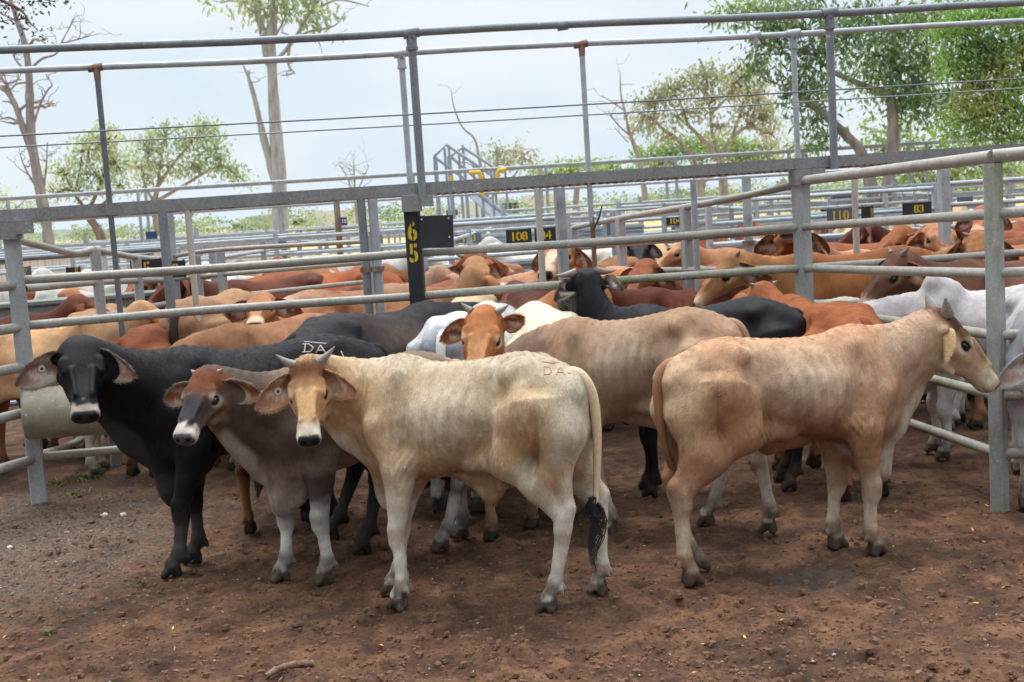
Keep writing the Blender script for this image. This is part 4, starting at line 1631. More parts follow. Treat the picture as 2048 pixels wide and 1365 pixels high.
# walkway support posts at the back edge
for px, r, mat, rnd_, zb in ((325, .033, M_GALVD, 0, 0), (376, .024, M_RUSTL, 1, 0), (722, .032, M_GALVD, 1, 0), (745, .036, M_GALV, 1, 0), (1075, .026, M_RUSTL, 1, 0), (1118, .036, M_FAR, 0, 0), (1386, .024, M_FAR, 1, 0), (1492, .036, M_GALV, 1, 0), (1708, .026, M_RUSTL, 1, 0), (1886, .038, M_GALV, 0, 0)):
    t_ = solve_t(px, .74, 1.88)
    p = wp(t_, .74, zb0) - wk.location
    if rnd_:
        MB().tube([Vector((p.x, p.y, 0)), Vector((p.x, p.y, zb0))], r, 12).build('support_post', mat, wk)
        if r > .03: MB().tube([Vector((p.x, p.y, 1.36)), Vector((p.x, p.y, 1.40))], r * 1.5, 12).build('collar', M_RUST, wk)
    else:
        MB().box((p.x, p.y, zb0 / 2), (r * 2, r * 2, zb0), Matrix.Rotation(.3, 3, 'Z'), bevel=.006).build('support_post', mat, wk)

# black plate beside the numbered post
pl = tag(empty('sign_plate', at(873, 464, 8.42)), 'plain square black plate fixed to the rail beside the numbered post', 'sign')
MB().box((0, 0, 0), (.232, .006, .222), Matrix.Rotation(R(2), 3, 'Y'), bevel=0).build('plate', M_SIGN, pl, False)
for x, z in ((-.095, .09), (.09, .088), (.085, -.04)):
    MB().tube([Vector((x, -.006, z)), Vector((x, .0, z))], .006, 8).build('bolt', M_WHT, pl)

# ------------------------------------------------------------------ side fences going back
def poly_fence(label, posts, rails_, r=.026, mat=M_RAIL, pm=M_POST, ps=.075, group=None):
    o = at(*posts[0][:3])
    e = tag(empty('yard_fence', (o.x, o.y, 0)), label, 'fence', group)
    for px, py, Y in posts:
        p = at(px, py, Y)
        post_box(Vector((p.x - o.x, p.y - o.y, 0)), p.z, (ps, ps), R(24)).build('post', pm, e)
    for rr in rails_:
        q = [at(*k) for k in rr]
        rail(e, [k - e.location for k in (spline(q, len(q) * 4) if len(q) > 2 else q)], r, mat, 10)
    return e


poly_fence('bent side fence going back from the left corner post', [(190, 500, 9.3), (272, 517, 10.5), (337, 424, 11.3)],
           [[(18, 476, 8.1), (90, 494, 8.7), (150, 507, 9.1), (186, 499, 9.3)], [(186, 499, 9.3), (272, 515, 10.5), (337, 520, 11.3)],
            [(48, 578, 8.1), (190, 565, 9.3), (275, 562, 10.5), (340, 561, 11.3)], [(52, 652, 8.1), (200, 634, 9.3), (285, 617, 10.5), (345, 606, 11.3)],
            [(56, 745, 8.1), (210, 702, 9.3), (268, 678, 10.5), (345, 656, 11.3)], [(62, 915, 8.1), (160, 880, 9.3), (262, 800, 10.5)]])
poly_fence('five rail fence at the back of the left pen', [(337, 520, 11.3), (392, 512, 11.2), (440, 505, 11.1), (735, 470, 10.4)],
           [[(337, 515, 11.3), (440, 500, 11.1), (735, 483, 10.4)], [(338, 560, 11.3), (440, 550, 11.1), (738, 525, 10.4)], [(342, 607, 11.3), (450, 594, 11.1), (735, 564, 10.4)], [(344, 640, 11.3), (740, 596, 10.4)], [(346, 690, 11.3), (742, 640, 10.4)]], .02)
poly_fence('slanting side fence going back from the right square post', [(1370, 416, 9.9), (1240, 437, 11.3), (1147, 456, 12.8)],
           [[(1592, 370, 9.0), (1480, 394, 9.4), (1370, 415, 9.9), (1240, 437, 11.3), (1147, 456, 12.8)], [(1594, 459, 9.0), (1370, 477, 9.9), (1240, 489, 11.3), (1147, 497, 12.8)],
            [(1596, 538, 9.0), (1372, 541, 9.9), (1250, 541, 11.3), (1150, 540, 12.8)], [(1530, 606, 9.2), (1372, 599, 9.9), (1250, 592, 11.3)], [(1530, 680, 9.2), (1372, 665, 9.9), (1250, 640, 11.3)]], .027)

# ------------------------------------------------------------------ fence rows across the yards
def sheet_panel(a, b_, z0, z1, parent, mat):
    """Pressed steel sheet with a folded rib."""
    mb = MB()
    d_ = (b_ - a)
    d_.z = 0
    n_ = Vector((d_.y, -d_.x, 0)).normalized()
    if n_.y > 0: n_ = -n_
    prof = [(0, z1 + .02), (.03, z1), (.03, z1 - .03), (.0, z1 - .05), (.0, (z0 + z1) / 2 + .02), (.02, (z0 + z1) / 2), (0, (z0 + z1) / 2 - .02), (0, z0 + .04), (.03, z0 + .02), (.03, z0)]
    for p in (a, b_):
        for o_, z in prof: mb.v.append(Vector((p.x, p.y, z)) + n_ * o_)
        for o_, z in prof[::-1]: mb.v.append(Vector((p.x, p.y, z)) + n_ * (o_ - .004))
    m_ = len(prof) * 2
    for i in range(m_): mb.f.append((i, (i + 1) % m_, m_ + (i + 1) % m_, m_ + i))
    return mb.build('sheet', mat, parent, False)


M_SHEET = steel_mat('pressed_sheet', lin(164, 176, 184), 0, 0, .35, .45, False)
M_SHEETD = steel_mat('dull_sheet', lin(116, 122, 118), 0, 0, .6, .55, False)


def row(label, pa, pb, zs, step, r, mat, pm, ztop, ps=.06, sheets=(), group='fence rows across the yards', gaps=()):
    """Straight run from (px, Y) to (px, Y)."""
    a, b_ = atz(pa[0], pa[1], 1.2), atz(pb[0], pb[1], 1.2)
    a.z = b_.z = 0
    e = tag(empty('yard_fence', a), label, 'fence', group)
    if pa[1] > 15: r, ps = r * .85, ps * .85
    L = (b_ - a).length
    n = max(2, int(L / step) + 1)
    d_ = (b_ - a) / L
    ang = math.atan2(d_.y, d_.x)
    for i in range(n):
        MB().box(d_ * (L * i / (n - 1)) + Vector((0, 0, ztop / 2)), (ps, ps, ztop), Matrix.Rotation(ang, 3, 'Z')).build('post', pm, e, False)
    for z in zs:
        rail(e, [Vector((0, 0, z)), d_ * L + Vector((0, 0, z))], r, mat, 8)
    for s0, s1, z0, z1, m in sheets:
        sheet_panel(d_ * (L * s0), d_ * (L * s1), z0, z1, e, m)
    return e, a, d_, L


rowA = row('dull sheeted fence with a dark channel rail behind the left pen', (-120, 10.8), (338, 11.6), (.3, .62, 1.34, 1.60), 1.6, .026, M_GALVD, M_GALVD, 1.62, .07, ((0, 1, .93, 1.20, M_SHEETD),))
rowB = row('sheeted gate row with black number plates in the middle', (850, 12.5), (1138, 13.0), (.3, .6, 1.30, 1.64), 1.5, .022, M_SHEET, M_GALV, 1.68, .06, ((0, 1, 1.00, 1.22, M_SHEET),))
rowC = row('sheeted gate row with number plates at the right', (1420, 13.6), (1872, 14.4), (.3, .6, 1.20, 1.46, 1.70), 1.5, .022, M_SHEET, M_GALV, 1.74, .06, ((0, 1, 1.02, 1.24, M_SHEET),))
row('pipe fence at the far right with a chain', (1890, 14.0), (2200, 13.6), (.5, .9, 1.25, 1.5, 1.74), 1.4, .026, M_GALV, M_GALV, 1.8, .08)
row('fence row with light rails behind the white cattle on the left', (-150, 15.6), (880, 17.0), (.5, .8, 1.1, 1.36, 1.58), 2.2, .026, M_FAR, M_FAR, 1.64, .07)
row('fence row with light rails behind the middle gates', (900, 16.6), (1330, 17.4), (.5, .8, 1.05, 1.3, 1.5, 1.66), 1.7, .024, M_FAR, M_FAR, 1.72, .07, ((.1, .9, 1.28, 1.44, M_SHEET),))
row('fence row with light rails behind the right gates', (1240, 17.6), (2250, 19.6), (.5, .8, 1.05, 1.3, 1.5, 1.7), 2.0, .026, M_FAR, M_FAR, 1.78, .07, ((.1, .75, 1.22, 1.42, M_SHEET),))
row('second far fence row across the left yards', (-150, 19.5), (1000, 21.5), (.6, .95, 1.3, 1.58), 2.4, .028, M_FAR, M_FAR, 1.66, .08)
row('second far fence row across the right yards', (1010, 21.2), (2250, 24.0), (.6, .95, 1.3, 1.55, 1.75), 2.2, .028, M_FAR, M_FAR, 1.85, .08)
row('third far fence row, thin pale pipes', (-150, 30), (2250, 36), (.6, .95, 1.3, 1.6), 2.6, .03, M_FAR, M_FAR, 1.7, .08)
row('farthest fence row before the trees', (-150, 40), (2250, 47), (.6, 1.1, 1.6), 3.2, .035, M_FAR, M_FAR, 1.7, .09)

# side fences of the far yards, running away from the camera
for i, (p0, y0, p1, y1, z) in enumerate(((430, 12.2, 655, 19.8, 1.58), (905, 12.8, 985, 21.0, 1.6), (1230, 13.2, 1190, 21.5, 1.68), (1500, 14.0, 1420, 22.0, 1.72), (1900, 14.4, 1790, 23.0, 1.74), (150, 15.6, 470, 30.0, 1.56), (700, 17.2, 800, 31.0, 1.6), (1660, 19.0, 1500, 33.0, 1.7))):
    row(('side fence receding behind the dark maroon beast', 'side fence receding behind the black plate', 'side fence receding behind the rusty standpipe', 'side fence receding left of the right square post', 'side fence receding right of the sign 83', 'side fence receding in the far left yards', 'side fence receding behind the numbered post far off', 'side fence receding in the far right yards')[i],
        (p0, y0), (p1, y1), (.5, .85, 1.15, z - .12), 2.1, .022, M_FAR, M_FAR, z, .06)


# ------------------------------------------------------------------ second walkway far behind, with its rails
def far_walkway():
    ends = (at(-140, 461 + 9, 22.5), at(2230, 372 - 9, 25.0))
    a, b_ = Vector((ends[0].x, ends[0].y, 0)), Vector((ends[1].x, ends[1].y, 0))
    e = tag(empty('raised_walkway', a), 'far second walkway with thin pale pipe handrails across the yards', 'walkway')
    L = (b_ - a).length
    d_ = (b_ - a) / L
    n_ = Vector((-d_.y, d_.x, 0))
    for off in (0, .8):
        for z, r in ((2.56, .026), (2.1, .02)):
            rail(e, [n_ * off + Vector((0, 0, z)), d_ * L + n_ * off + Vector((0, 0, z + .02))], r, M_FAR, 8, 'handrail')
        MB().box(d_ * (L / 2) + n_ * off + Vector((0, 0, 1.50)), (L, .05, .12), Matrix.Rotation(math.atan2(d_.y, d_.x), 3, 'Z')).build('edge_beam', M_FAR, e, False)
    MB().box(d_ * (L / 2) + n_ * .4 + Vector((0, 0, 1.53)), (L, .74, .03), Matrix.Rotation(math.atan2(d_.y, d_.x), 3, 'Z')).build('deck', M_RUST, e, False)
    k = 0
    t = 1.2
    while t < L:
        for off in (0, .8):
            p = d_ * t + n_ * off
            MB().tube([p + Vector((0, 0, 1.36)), p + Vector((0, 0, 2.56))], .032, 8).build('handrail_post', M_FAR, e)
            if off == 0: MB().box(p + Vector((0, -.05, 1.40)), (.17, .12, .10)).build('bracket', M_DARK, e, False)
        MB().box(d_ * t + n_ * .4 + Vector((0, 0, .75)), (.09, .09, 1.5)).build('support_post', M_GALVD, e, False)
        t += 2.55
        k += 1


far_walkway()


# ------------------------------------------------------------------ number plates
def number_plate(px, py, Y, w, h, txt, label, mat=M_SIGN, ts=.1, tmat=M_YEL, roll=-3.6, dx=0.0, stencil=True):
    p = at(px, py, Y)
    e = tag(empty('number_plate', p), label, 'sign', 'number plates on the gates')
    MB().box((0, 0, 0), (w, .008, h)).build('plate', mat, e, False)
    if txt:
        M = Matrix.Translation((dx, -.006, 0)) @ Matrix.Rotation(R(90), 4, 'X')
        text_mesh(txt, ts * .88, tmat, 'numerals', e, M, stencil and len(txt) <= 3, 1.0)
    for x in (-w * .42, w * .42):
        MB().box((x, .014, 0), (.012, .02, h * 1.15)).build('clip', M_GALVD, e, False)
    return e


number_plate(1038, 474, 12.45, .26, .15, '108', 'black plate lettered 108 on the middle gate', ts=.135)
number_plate(1097, 471, 12.55, .285, .16, '84', 'black plate lettered 84 right of the plate 108', ts=.135, dx=-.03)
number_plate(1680, 432, 13.55, .29, .17, '110', 'faded blue grey plate lettered 110', M_SIGNG, ts=.15)
number_plate(1735, 428, 14.0, .14, .17, 'I', 'dark plate with one yellow stroke, behind the rusty support', ts=.17, dx=.05)
number_plate(1834, 419, 13.9, .33, .155, '83', 'black plate lettered 83 at the right', ts=.135, dx=.02)
number_plate(294, 537, 10.55, .28, .15, '5', 'black plate with a 5, left of the plate with an 8', ts=.15, dx=.0)
number_plate(349, 539, 10.9, .20, .15, '8', 'black plate with an 8, right end of the dull sheeted fence', ts=.14, dx=.01)
number_plate(42, 545, 10.6, .18, .09, '147', 'dark plate lettered 147 at the far left', M_SIGNG, ts=.09)
number_plate(147, 545, 10.9, .13, .09, 'I', 'black plate with a yellow stroke on the dull sheeted fence', ts=.15, dx=.03)
number_plate(937, 477, 16.2, .34, .12, '113', 'small far plate lettered 113 behind the black plate', M_SIGNG, ts=.15)
number_plate(1350, 443, 16.6, .24, .11, '104', 'small far plate lettered 104 between the square posts', M_SIGN, ts=.12)
number_plate(1224, 458, 15.5, .13, .17, '', 'small blank grey plate right of the rusty standpipe', M_SIGNG)
number_plate(1606, 433, 17.2, .2, .1, '', 'blank blue grey plate behind the right square post', M_SIGNG)
number_plate(1930, 400, 18.5, .24, .09, '', 'faded blue plate left of the mossy post', M_SIGNG)
number_plate(303, 471, 22.0, .2, .13, '', 'small blue plate on the far left rails', M_SIGNB)
number_plate(688, 443, 20.0, .10, .13, '10', 'small blue plate lettered 10 beside a rusty post', M_SIGNB, ts=.09, tmat=M_WHT, stencil=False)
number_plate(744, 482, 14.0, .05, .16, 'I', 'slim black plate with a yellow stroke left of the black plate', ts=.2)
e = at(678, 470, 20.1)
tag(MB().box((e.x, e.y, e.z / 2 + .25), (.09, .09, e.z + .65)).build('marker_post', M_RUST, None, False), 'short rust red post beside the small blue plate', 'post')


# ------------------------------------------------------------------ loading ramp with railed sides
def ramp_race():
    Y = 27.0
    o = at(930, 440, Y)
    e = tag(empty('loading_ramp', (o.x, o.y, 0)), 'steel loading ramp with tall railed sides and a corrugated ramp sheet', 'ramp')
    P = lambda px, py, d=0: at(px, py, Y + d) - e.location
    M_ST = steel_mat('ramp_steel', lin(150, 160, 170), 0, 0, .2, .5, False)
    for d, off in ((0, 0), (1.3, 33)):
        top = [(868, 313), (893, 290), (985, 352)] if d == 0 else [(901, 313), (926, 295), (1003, 345)]
        rail(e, [P(*p, d) for p in top], .035, M_FAR, 8)
        rail(e, [P(870 + off, 315, d), P(948 + off * .6, 372, d)], .03, M_ST, 8)
        for px, py, yb in ((868, 313, 470), (872, 316, 470), (889, 298, 460), (897, 290, 455), (918, 322, 455), (930, 335, 455), (960, 320 + off * .5, 460), (982, 340, 470)):
            b_ = P(px + off + 14, yb, d)
            b_.z = max(b_.z, 0) * 0
            t_ = P(px + off * .85, py, d)
            MB().tube([Vector((t_.x + .02, b_.y, 0)), t_], .028, 8).build('stanchion', M_ST, e)
    mb = MB()                                        # corrugated ramp floor
    a, b_ = P(928, 385), P(985, 440)
    c_, d_ = P(962, 392, 1.2), P(1004, 432, 1.2)
    n = 26
    for i in range(n + 1):
        t = i / n
        z = Vector((0, 0, .03 * (i % 2)))
        mb.v += [a.lerp(b_, t) + z, c_.lerp(d_, t) + z]
    for i in range(n): mb.f.append((2 * i, 2 * i + 1, 2 * i + 3, 2 * i + 2))
    q = mb.build('ramp_sheet', M_SHEET, e, False)
    md = q.modifiers.new('solid', 'SOLIDIFY')
    md.thickness = .02
    rail(e, [P(958, 388), P(1042, 455)], .05, M_ST, 8, 'brace')


ramp_race()
for pts, lab in (([(938, 346), (960, 345), (962, 352), (966, 392)], 'left yellow bent pipe handle on the far walkway'), ([(996, 386), (995, 346), (998, 341), (1012, 339)], 'right yellow bent pipe handle on the far walkway'), ([(903, 352), (905, 390)], 'short yellow pipe at the loading ramp')):
    q = [at(x, y, 22.3) for x, y in pts]
    tag(MB().tube(q, .035, 8).build('pipe_handle', M_YPIPE), lab, 'handle')


# ------------------------------------------------------------------ vehicles far off
def truck(px, py, Y, cab, body, label, L=5.0):
    p = at(px, py, Y)
    e = tag(empty('parked_truck', (p.x, p.y, 0)), label, 'truck')
    MB().box((0, 0, 1.55), (1.7, 2.2, 1.9), bevel=.2, taper=.94).build('cab', cab, e)
    MB().box((0, -1.115, 1.95), (1.3, .03, .6)).build('windscreen', M_BLK, e, False)
    MB().box((L / 2 + 1.1, 0, 2.0), (L, 2.3, 2.2), bevel=.05).build('body', body, e)
    for x in (0, L * .55, L * .85):
        for y in (-1.0, 1.0):
            MB().tube([Vector((x, y - .14, .5)), Vector((x, y + .14, .5))], .5, 16).build('wheel', M_BLK, e)
    MB().box((L / 2, 0, .85), (L + 1.4, 1.0, .25)).build('chassis', M_BLK, e, False)


truck(1022, 425, 120, M_SIGNB, M_WHT, 'blue cabbed truck parked beyond the yards', 4.5)
truck(905, 430, 140, M_WHT, M_WHT, 'white truck parked left of the blue cabbed one', 6)
truck(600, 452, 150, M_WHT, M_WHT, 'white truck among the far shrubs behind the white gum', 6)
truck(480, 462, 160, M_WHT, M_SHEET, 'pale truck left of the white gum trunk', 5)


def ute(px, py, Y, label):
    p = at(px, py, Y)
    e = tag(empty('parked_car', (p.x, p.y, 0)), label, 'car')
    MB().box((0, 0, .75), (4.6, 1.8, .6), bevel=.25).build('body', M_WHT, e)
    MB().box((-.3, 0, 1.3), (2.2, 1.6, .55), bevel=.3, taper=.8).build('cab', M_BLK, e)
    for x in (-1.4, 1.4):
        for y in (-.8, .8): MB().tube([Vector((x, y - .1, .36)), Vector((x, y + .1, .36))], .36, 14).build('wheel', M_BLK, e)


ute(1690, 395, 95, 'white car parked beyond the right rails')
ute(1800, 388, 110, 'white car parked left of the mossy post far off')

# long pale sheeted sheep race at the left
def pale_race():
    a, b_ = at(-60, 505, 26), at(560, 478, 29)
    e = tag(empty('sheeted_race', (a.x, a.y, 0)), 'long pale sheeted race with wire mesh at the far left', 'fence')
    d_ = Vector((b_.x - a.x, b_.y - a.y, 0))
    L = d_.length
    d_ /= L
    M_PALE = simple_mat('pale_board', lin(226, 214, 200), .8, .12, 3)
    ang = math.atan2(d_.y, d_.x)
    MB().box(d_ * (L / 2) + Vector((0, 0, 1.02)), (L, .05, .72), Matrix.Rotation(ang, 3, 'Z')).build('sheet', M_PALE, e, False)
    for z in (.62, 1.42, 1.56): MB().box(d_ * (L / 2) + Vector((0, -.05, z)), (L, .06, .09), Matrix.Rotation(ang, 3, 'Z')).build('rail', M_FAR, e, False)
    mb = MB()
    t = 0
    while t < L:
        p = d_ * t
        mb.tube([p + Vector((0, -.10, .4)), p + Vector((0, -.10, 1.5))], .006, 4)
        t += .15
    mb.build('mesh', M_FAR, e)
    t = 0
    while t < L:
        MB().box(d_ * t + Vector((0, -.12, .9)), (.1, .1, 1.8)).build('post', M_FAR, e, False)
        t += 2.4


pale_race()
# ------------------------------------------------------------------ hills and trees
def hills(pts, Y, label, col, depth=700):
    V, F = [], []
    xs = np.linspace(pts[0][0], pts[-1][0], 90)
    ys = np.interp(xs, [p[0] for p in pts], [p[1] for p in pts])
    m = len(xs)
    for i, (x, y) in enumerate(zip(xs, ys)):
        p = at(x, y, Y)
        h = max(p.z + 6 * mnoise.noise(Vector((x * .03, 0, 2))), -1)
        for k, (dy, f_) in enumerate(((-depth * .6, 0), (-depth * .3, .55), (0, 1.0), (depth * .4, .4), (depth, 0))):
            V.append((p.x, Y + dy, max(h * f_ * (1 + .1 * mnoise.noise(Vector((x * .05, k, 0)))), -2 if f_ == 0 else 0)))
    for i in range(m - 1):
        for k in range(4):
            a = i * 5 + k
            F.append((a, a + 5, a + 6, a + 1))
    me = bpy.data.meshes.new('hills')
    me.from_pydata(V, [], F)
    me.shade_smooth()
    tag(link_mesh('hills', me, simple_mat('hill_forest', col, .95, .2, .01)), label, kind='structure')


hills([(-400, 492), (-100, 478), (30, 470), (90, 462), (170, 458), (260, 463), (340, 464), (430, 456), (520, 452), (640, 447), (800, 436)], 2600, 'low wooded hills on the horizon at the left', lin(86, 98, 72))
hills([(1200, 411), (1290, 396), (1370, 384), (1440, 376), (1530, 380), (1640, 372), (1760, 360), (1900, 352), (2300, 340)], 3000, 'low hills far behind the right trees', lin(86, 98, 72))

def bark_mat(name, a, b_, c_, scale=3.0):
    m, nt, b = new_mat(name)
    n = noise(nt, scale, 6, .65, coords(nt, (3, 3, .6)))
    nt.links.new(ramp(nt, n, [(.3, a), (.52, b_), (.72, c_)]), b.inputs['Base Color'])
    b.inputs['Roughness'].default_value = .9
    bump(nt, b, n, .6, .03)
    return m


M_GUM = bark_mat('white_gum_bark', lin(128, 122, 116), lin(168, 165, 162), lin(186, 184, 182))
M_GREY = bark_mat('grey_bark', lin(110, 100, 94), lin(152, 140, 132), lin(180, 168, 158))
M_BROWNB = bark_mat('brown_bark', lin(78, 62, 54), lin(116, 98, 88), lin(146, 128, 116))
M_DEAD = bark_mat('dead_wood', lin(110, 100, 95), lin(150, 139, 132), lin(178, 168, 160))


def leaf_mat(name):
    m = bpy.data.materials.new(name)
    m.use_nodes = True
    nt = m.node_tree
    b = nt.nodes['Principled BSDF']
    a = nt.nodes.new('ShaderNodeAttribute')
    a.attribute_name = 'coat'
    nt.links.new(a.outputs['Color'], b.inputs['Base Color'])
    b.inputs['Roughness'].default_value = .45
    tr = nt.nodes.new('ShaderNodeBsdfTranslucent')
    g = nt.nodes.new('ShaderNodeMix')
    g.data_type = 'RGBA'
    g.blend_type = 'MULTIPLY'
    g.inputs['Factor'].default_value = 1
    nt.links.new(a.outputs['Color'], g.inputs['A'])
    g.inputs['B'].default_value = (1.2, 1.28, .85, 1)
    nt.links.new(g.outputs['Result'], tr.inputs['Color'])
    ms = nt.nodes.new('ShaderNodeMixShader')
    ms.inputs[0].default_value = .3
    nt.links.new(b.outputs[0], ms.inputs[1])
    nt.links.new(tr.outputs[0], ms.inputs[2])
    nt.links.new(ms.outputs[0], nt.nodes['Material Output'].inputs[0])
    return m


M_LEAF = leaf_mat('leaf')


def wander(a, b_, n, amp, r_):
    """Crooked line from a to b."""
    pts = []
    L = (b_ - a).length
    off = Vector((0, 0, 0))
    for i in range(n + 1):
        t = i / n
        if 0 < i < n: off = off * .55 + Vector((r_.gauss(0, 1), r_.gauss(0, 1), r_.gauss(0, .7))) * amp * L / n * 1.3
        pts.append(a.lerp(b_, t) + off * math.sin(t * math.pi) ** .5)
    return pts


def tree(label, Y, limbs, blobs, cols, leaf=(.16, .03), per=13, droop=.7, bark=M_GREY, seed=1, twig_r=.012, twigs=True, group=None, spread=.8, dens=.68, name='tree', dead_twigs=0):
    """limbs: (list of (px, py[, dY]), r_start_px, r_end_px); blobs: (px, py, rx, ry, sprays[, dY])."""
    r_ = random.Random(seed)
    S = Y / F_PX
    base = at(*limbs[0][0][0][:2], Y)
    root = tag(empty(name, (base.x, Y, 0)), label, 'tree', group)
    o = root.location
    mb = MB()
    skel = []
    for pts, r0, r1 in limbs:
        P_ = [at(p[0], p[1], Y + (p[2] if len(p) > 2 else 0)) for p in pts]
        q = spline(P_, max(6, len(P_) * 4)) if len(P_) > 2 else wander(P_[0], P_[1], 7, .25, r_)
        n = len(q)
        rad = [max((r0 + (r1 - r0) * (i / (n - 1)) ** .8) * S * .5 * (1 + .08 * r_.gauss(0, 1)), .004) for i in range(n)]
        mb.tube([p - o for p in q], rad, 10 if r0 > 8 else 6)
        skel += q
        for _ in range(dead_twigs if r0 < 30 else 0):
            i = r_.randint(n // 3, n - 1)
            d_ = Vector((r_.gauss(0, 1), r_.gauss(0, .6), r_.uniform(-.2, 1))).normalized() * r_.uniform(18, 60) * S
            w = wander(q[i], q[i] + d_, 6, .35, r_)
            mb.tube([p - o for p in w], [rad[i] * .5 * (1 - k / 7.5) + .004 for k in range(7)], 5)
            if r_.random() < .7:
                d2 = Vector((r_.gauss(0, 1), r_.gauss(0, .6), r_.uniform(-.3, 1))).normalized() * r_.uniform(10, 34) * S
                w2 = wander(w[4], w[4] + d2, 5, .35, r_)
                mb.tube([p - o for p in w2], [rad[i] * .25 * (1 - k / 6.5) + .003 for k in range(6)], 4)
    V, F, C = [], [], []
    sk = np.array([tuple(p) for p in skel])
    for bl in blobs:
        px, py, rx, ry, n = bl[:5]
        c0 = at(px, py, Y + (bl[5] if len(bl) > 5 else 0))
        if twigs:
            d2 = ((sk - np.array(c0)) ** 2).sum(1) + 4 * np.maximum(sk[:, 2] - c0.z, 0) ** 2
            s0 = Vector(sk[d2.argmin()])
            w = wander(s0, c0, 7, .22, r_)
            mb.tube([p - o for p in w], [twig_r * 2.4 * (1 - k / 10) for k in range(8)], 5)
        bc = r_.choice(cols)
        for _ in range(max(3, int(n * dens))):
            while True:
                q = Vector((r_.uniform(-1, 1), r_.uniform(-1, 1), r_.uniform(-1, 1)))
                if q.length < 1: break
            q = q.normalized() * q.length ** .45
            c = c0 + Vector((q.x * rx * S, q.y * (rx + ry) * .5 * S * spread, q.z * ry * S))
            if twigs and r_.random() < .55:
                w = wander(c0.lerp(c, .15), c, 4, .25, r_)
                mb.tube([p - o for p in w], [twig_r, twig_r * .8, twig_r * .6, twig_r * .5, twig_r * .3], 4)
            sd = Vector((r_.gauss(0, 1), r_.gauss(0, 1), r_.gauss(0, .5))).normalized()
            cc = np.array(bc) * .6 + np.array(r_.choice(cols)) * .4
            for _k in range(per):
                p = c + Vector((r_.gauss(0, 1), r_.gauss(0, 1), r_.gauss(0, .8))) * leaf[0] * 1.15 - o
                d_ = (sd * .8 + Vector((r_.gauss(0, .8), r_.gauss(0, .8), -droop * 1.6 + r_.gauss(0, .6)))).normalized()
                nrm = d_.cross(Vector((r_.gauss(0, 1), r_.gauss(0, 1), r_.gauss(0, 1)))).normalized()
                l, wd = leaf[0] * r_.uniform(.6, 1.2), leaf[1] * r_.uniform(.7, 1.2)
                b0 = len(V)
                V += [p, p + d_ * l * .42 + nrm * wd, p + d_ * l, p + d_ * l * .42 - nrm * wd]
                F.append((b0, b0 + 1, b0 + 2, b0 + 3))
                k = r_.uniform(.72, 1.28)
                C += [tuple(cc * k)] * 4
    mb.build('trunk', bark, root)
    if V:
        link_mesh('crown', np_mesh('crown', [tuple(v) for v in V], F, False, np.clip(C, .003, .8)), M_LEAF, root)
    return root


OLIVE = [lin(162, 164, 130), lin(178, 174, 144), lin(146, 152, 119), lin(193, 183, 152), lin(138, 143, 113)]
PALEG = [lin(164, 179, 140), lin(177, 187, 153), lin(147, 163, 124), lin(192, 195, 162), lin(137, 155, 122)]
DEEP = [lin(95, 122, 79), lin(113, 140, 88), lin(84, 108, 72), lin(131, 156, 97), lin(149, 172, 113)]
LIME = [lin(125, 161, 77), lin(140, 177, 87), lin(103, 138, 63), lin(157, 186, 101), lin(84, 114, 57), lin(179, 178, 104)]
RAIN = [lin(131, 157, 92), lin(149, 173, 102), lin(116, 140, 84), lin(164, 182, 113)]
DARKL = [lin(34, 52, 40), lin(44, 66, 48), lin(30, 44, 36), lin(52, 78, 58)]

# big white gum
tree('tall white gum with a dead dark limb on its left', 42, [
    ([(566, 560), (562, 470), (557, 340), (549, 230), (544, 140), (541, 70)], 38, 18),
    ([(541, 80), (546, 30), (552, -40), (556, -150)], 24, 14),
    ([(541, 130), (527, 70), (514, 20), (506, -60)], 22, 10),
    ([(556, 380), (528, 280), (510, 200), (495, 150), (487, 134)], 20, 3), ([(505, 185), (498, 160), (499, 140)], 8, 3),
    ([(545, 130), (580, 90), (612, 40), (650, -20)], 10, 4), ([(578, 92), (612, 66), (640, 60), (672, 50), (690, 25)], 6, 2), ([(640, 14), (676, 0), (720, 8), (738, 14)], 6, 2),
    ([(552, 60), (534, 34), (520, 0)], 8, 4), ([(578, 95), (577, 130), (590, 147)], 7, 3), ([(590, 147), (562, 152)], 4, 3), ([(625, 60), (640, 90), (645, 110)], 4, 1), ([(552, 70), (566, 45), (574, 20)], 5, 2)],
    [(508, 12, 34, 24, 26), (560, 4, 34, 22, 26), (620, 20, 30, 26, 26), (606, -20, 40, 20, 26), (480, -6, 30, 16, 12), (438, 4, 14, 10, 6), (650, 36, 14, 14, 6)], PALEG, (.30, .06), 9, .9, M_GUM, 3, .03, dead_twigs=2)
# bare tree far left
tree('bare brown dead tree at the left edge', 30, [
    ([(105, 560), (96, 470), (82, 390), (66, 300), (60, 220), (58, 150), (50, 90), (34, 40), (22, 0)], 28, 8),
    ([(68, 310), (48, 260), (30, 210), (14, 185), (-4, 172)], 18, 7), ([(30, 212), (18, 178), (6, 160), (-6, 140)], 8, 3),
    ([(60, 140), (84, 118), (112, 108), (126, 80), (150, 35)], 7, 2), ([(120, 88), (160, 78), (188, 70)], 4, 1.5), ([(58, 150), (30, 118), (26, 96)], 6, 2),
    ([(64, 260), (80, 210), (96, 180), (104, 170), (92, 150)], 6, 2), ([(84, 212), (110, 208)], 3, 1.5), ([(48, 255), (20, 236), (-10, 242)], 6, 2.5),
    ([(84, 400), (92, 340), (95, 285)], 7, 2), ([(76, 380), (52, 340), (40, 310)], 6, 2), ([(60, 165), (34, 168), (20, 178), (8, 150)], 5, 2), ([(28, 40), (8, 30), (-10, 20)], 5, 2)],
    [], [], bark=M_DEAD, seed=5, dead_twigs=5, name='dead_tree')
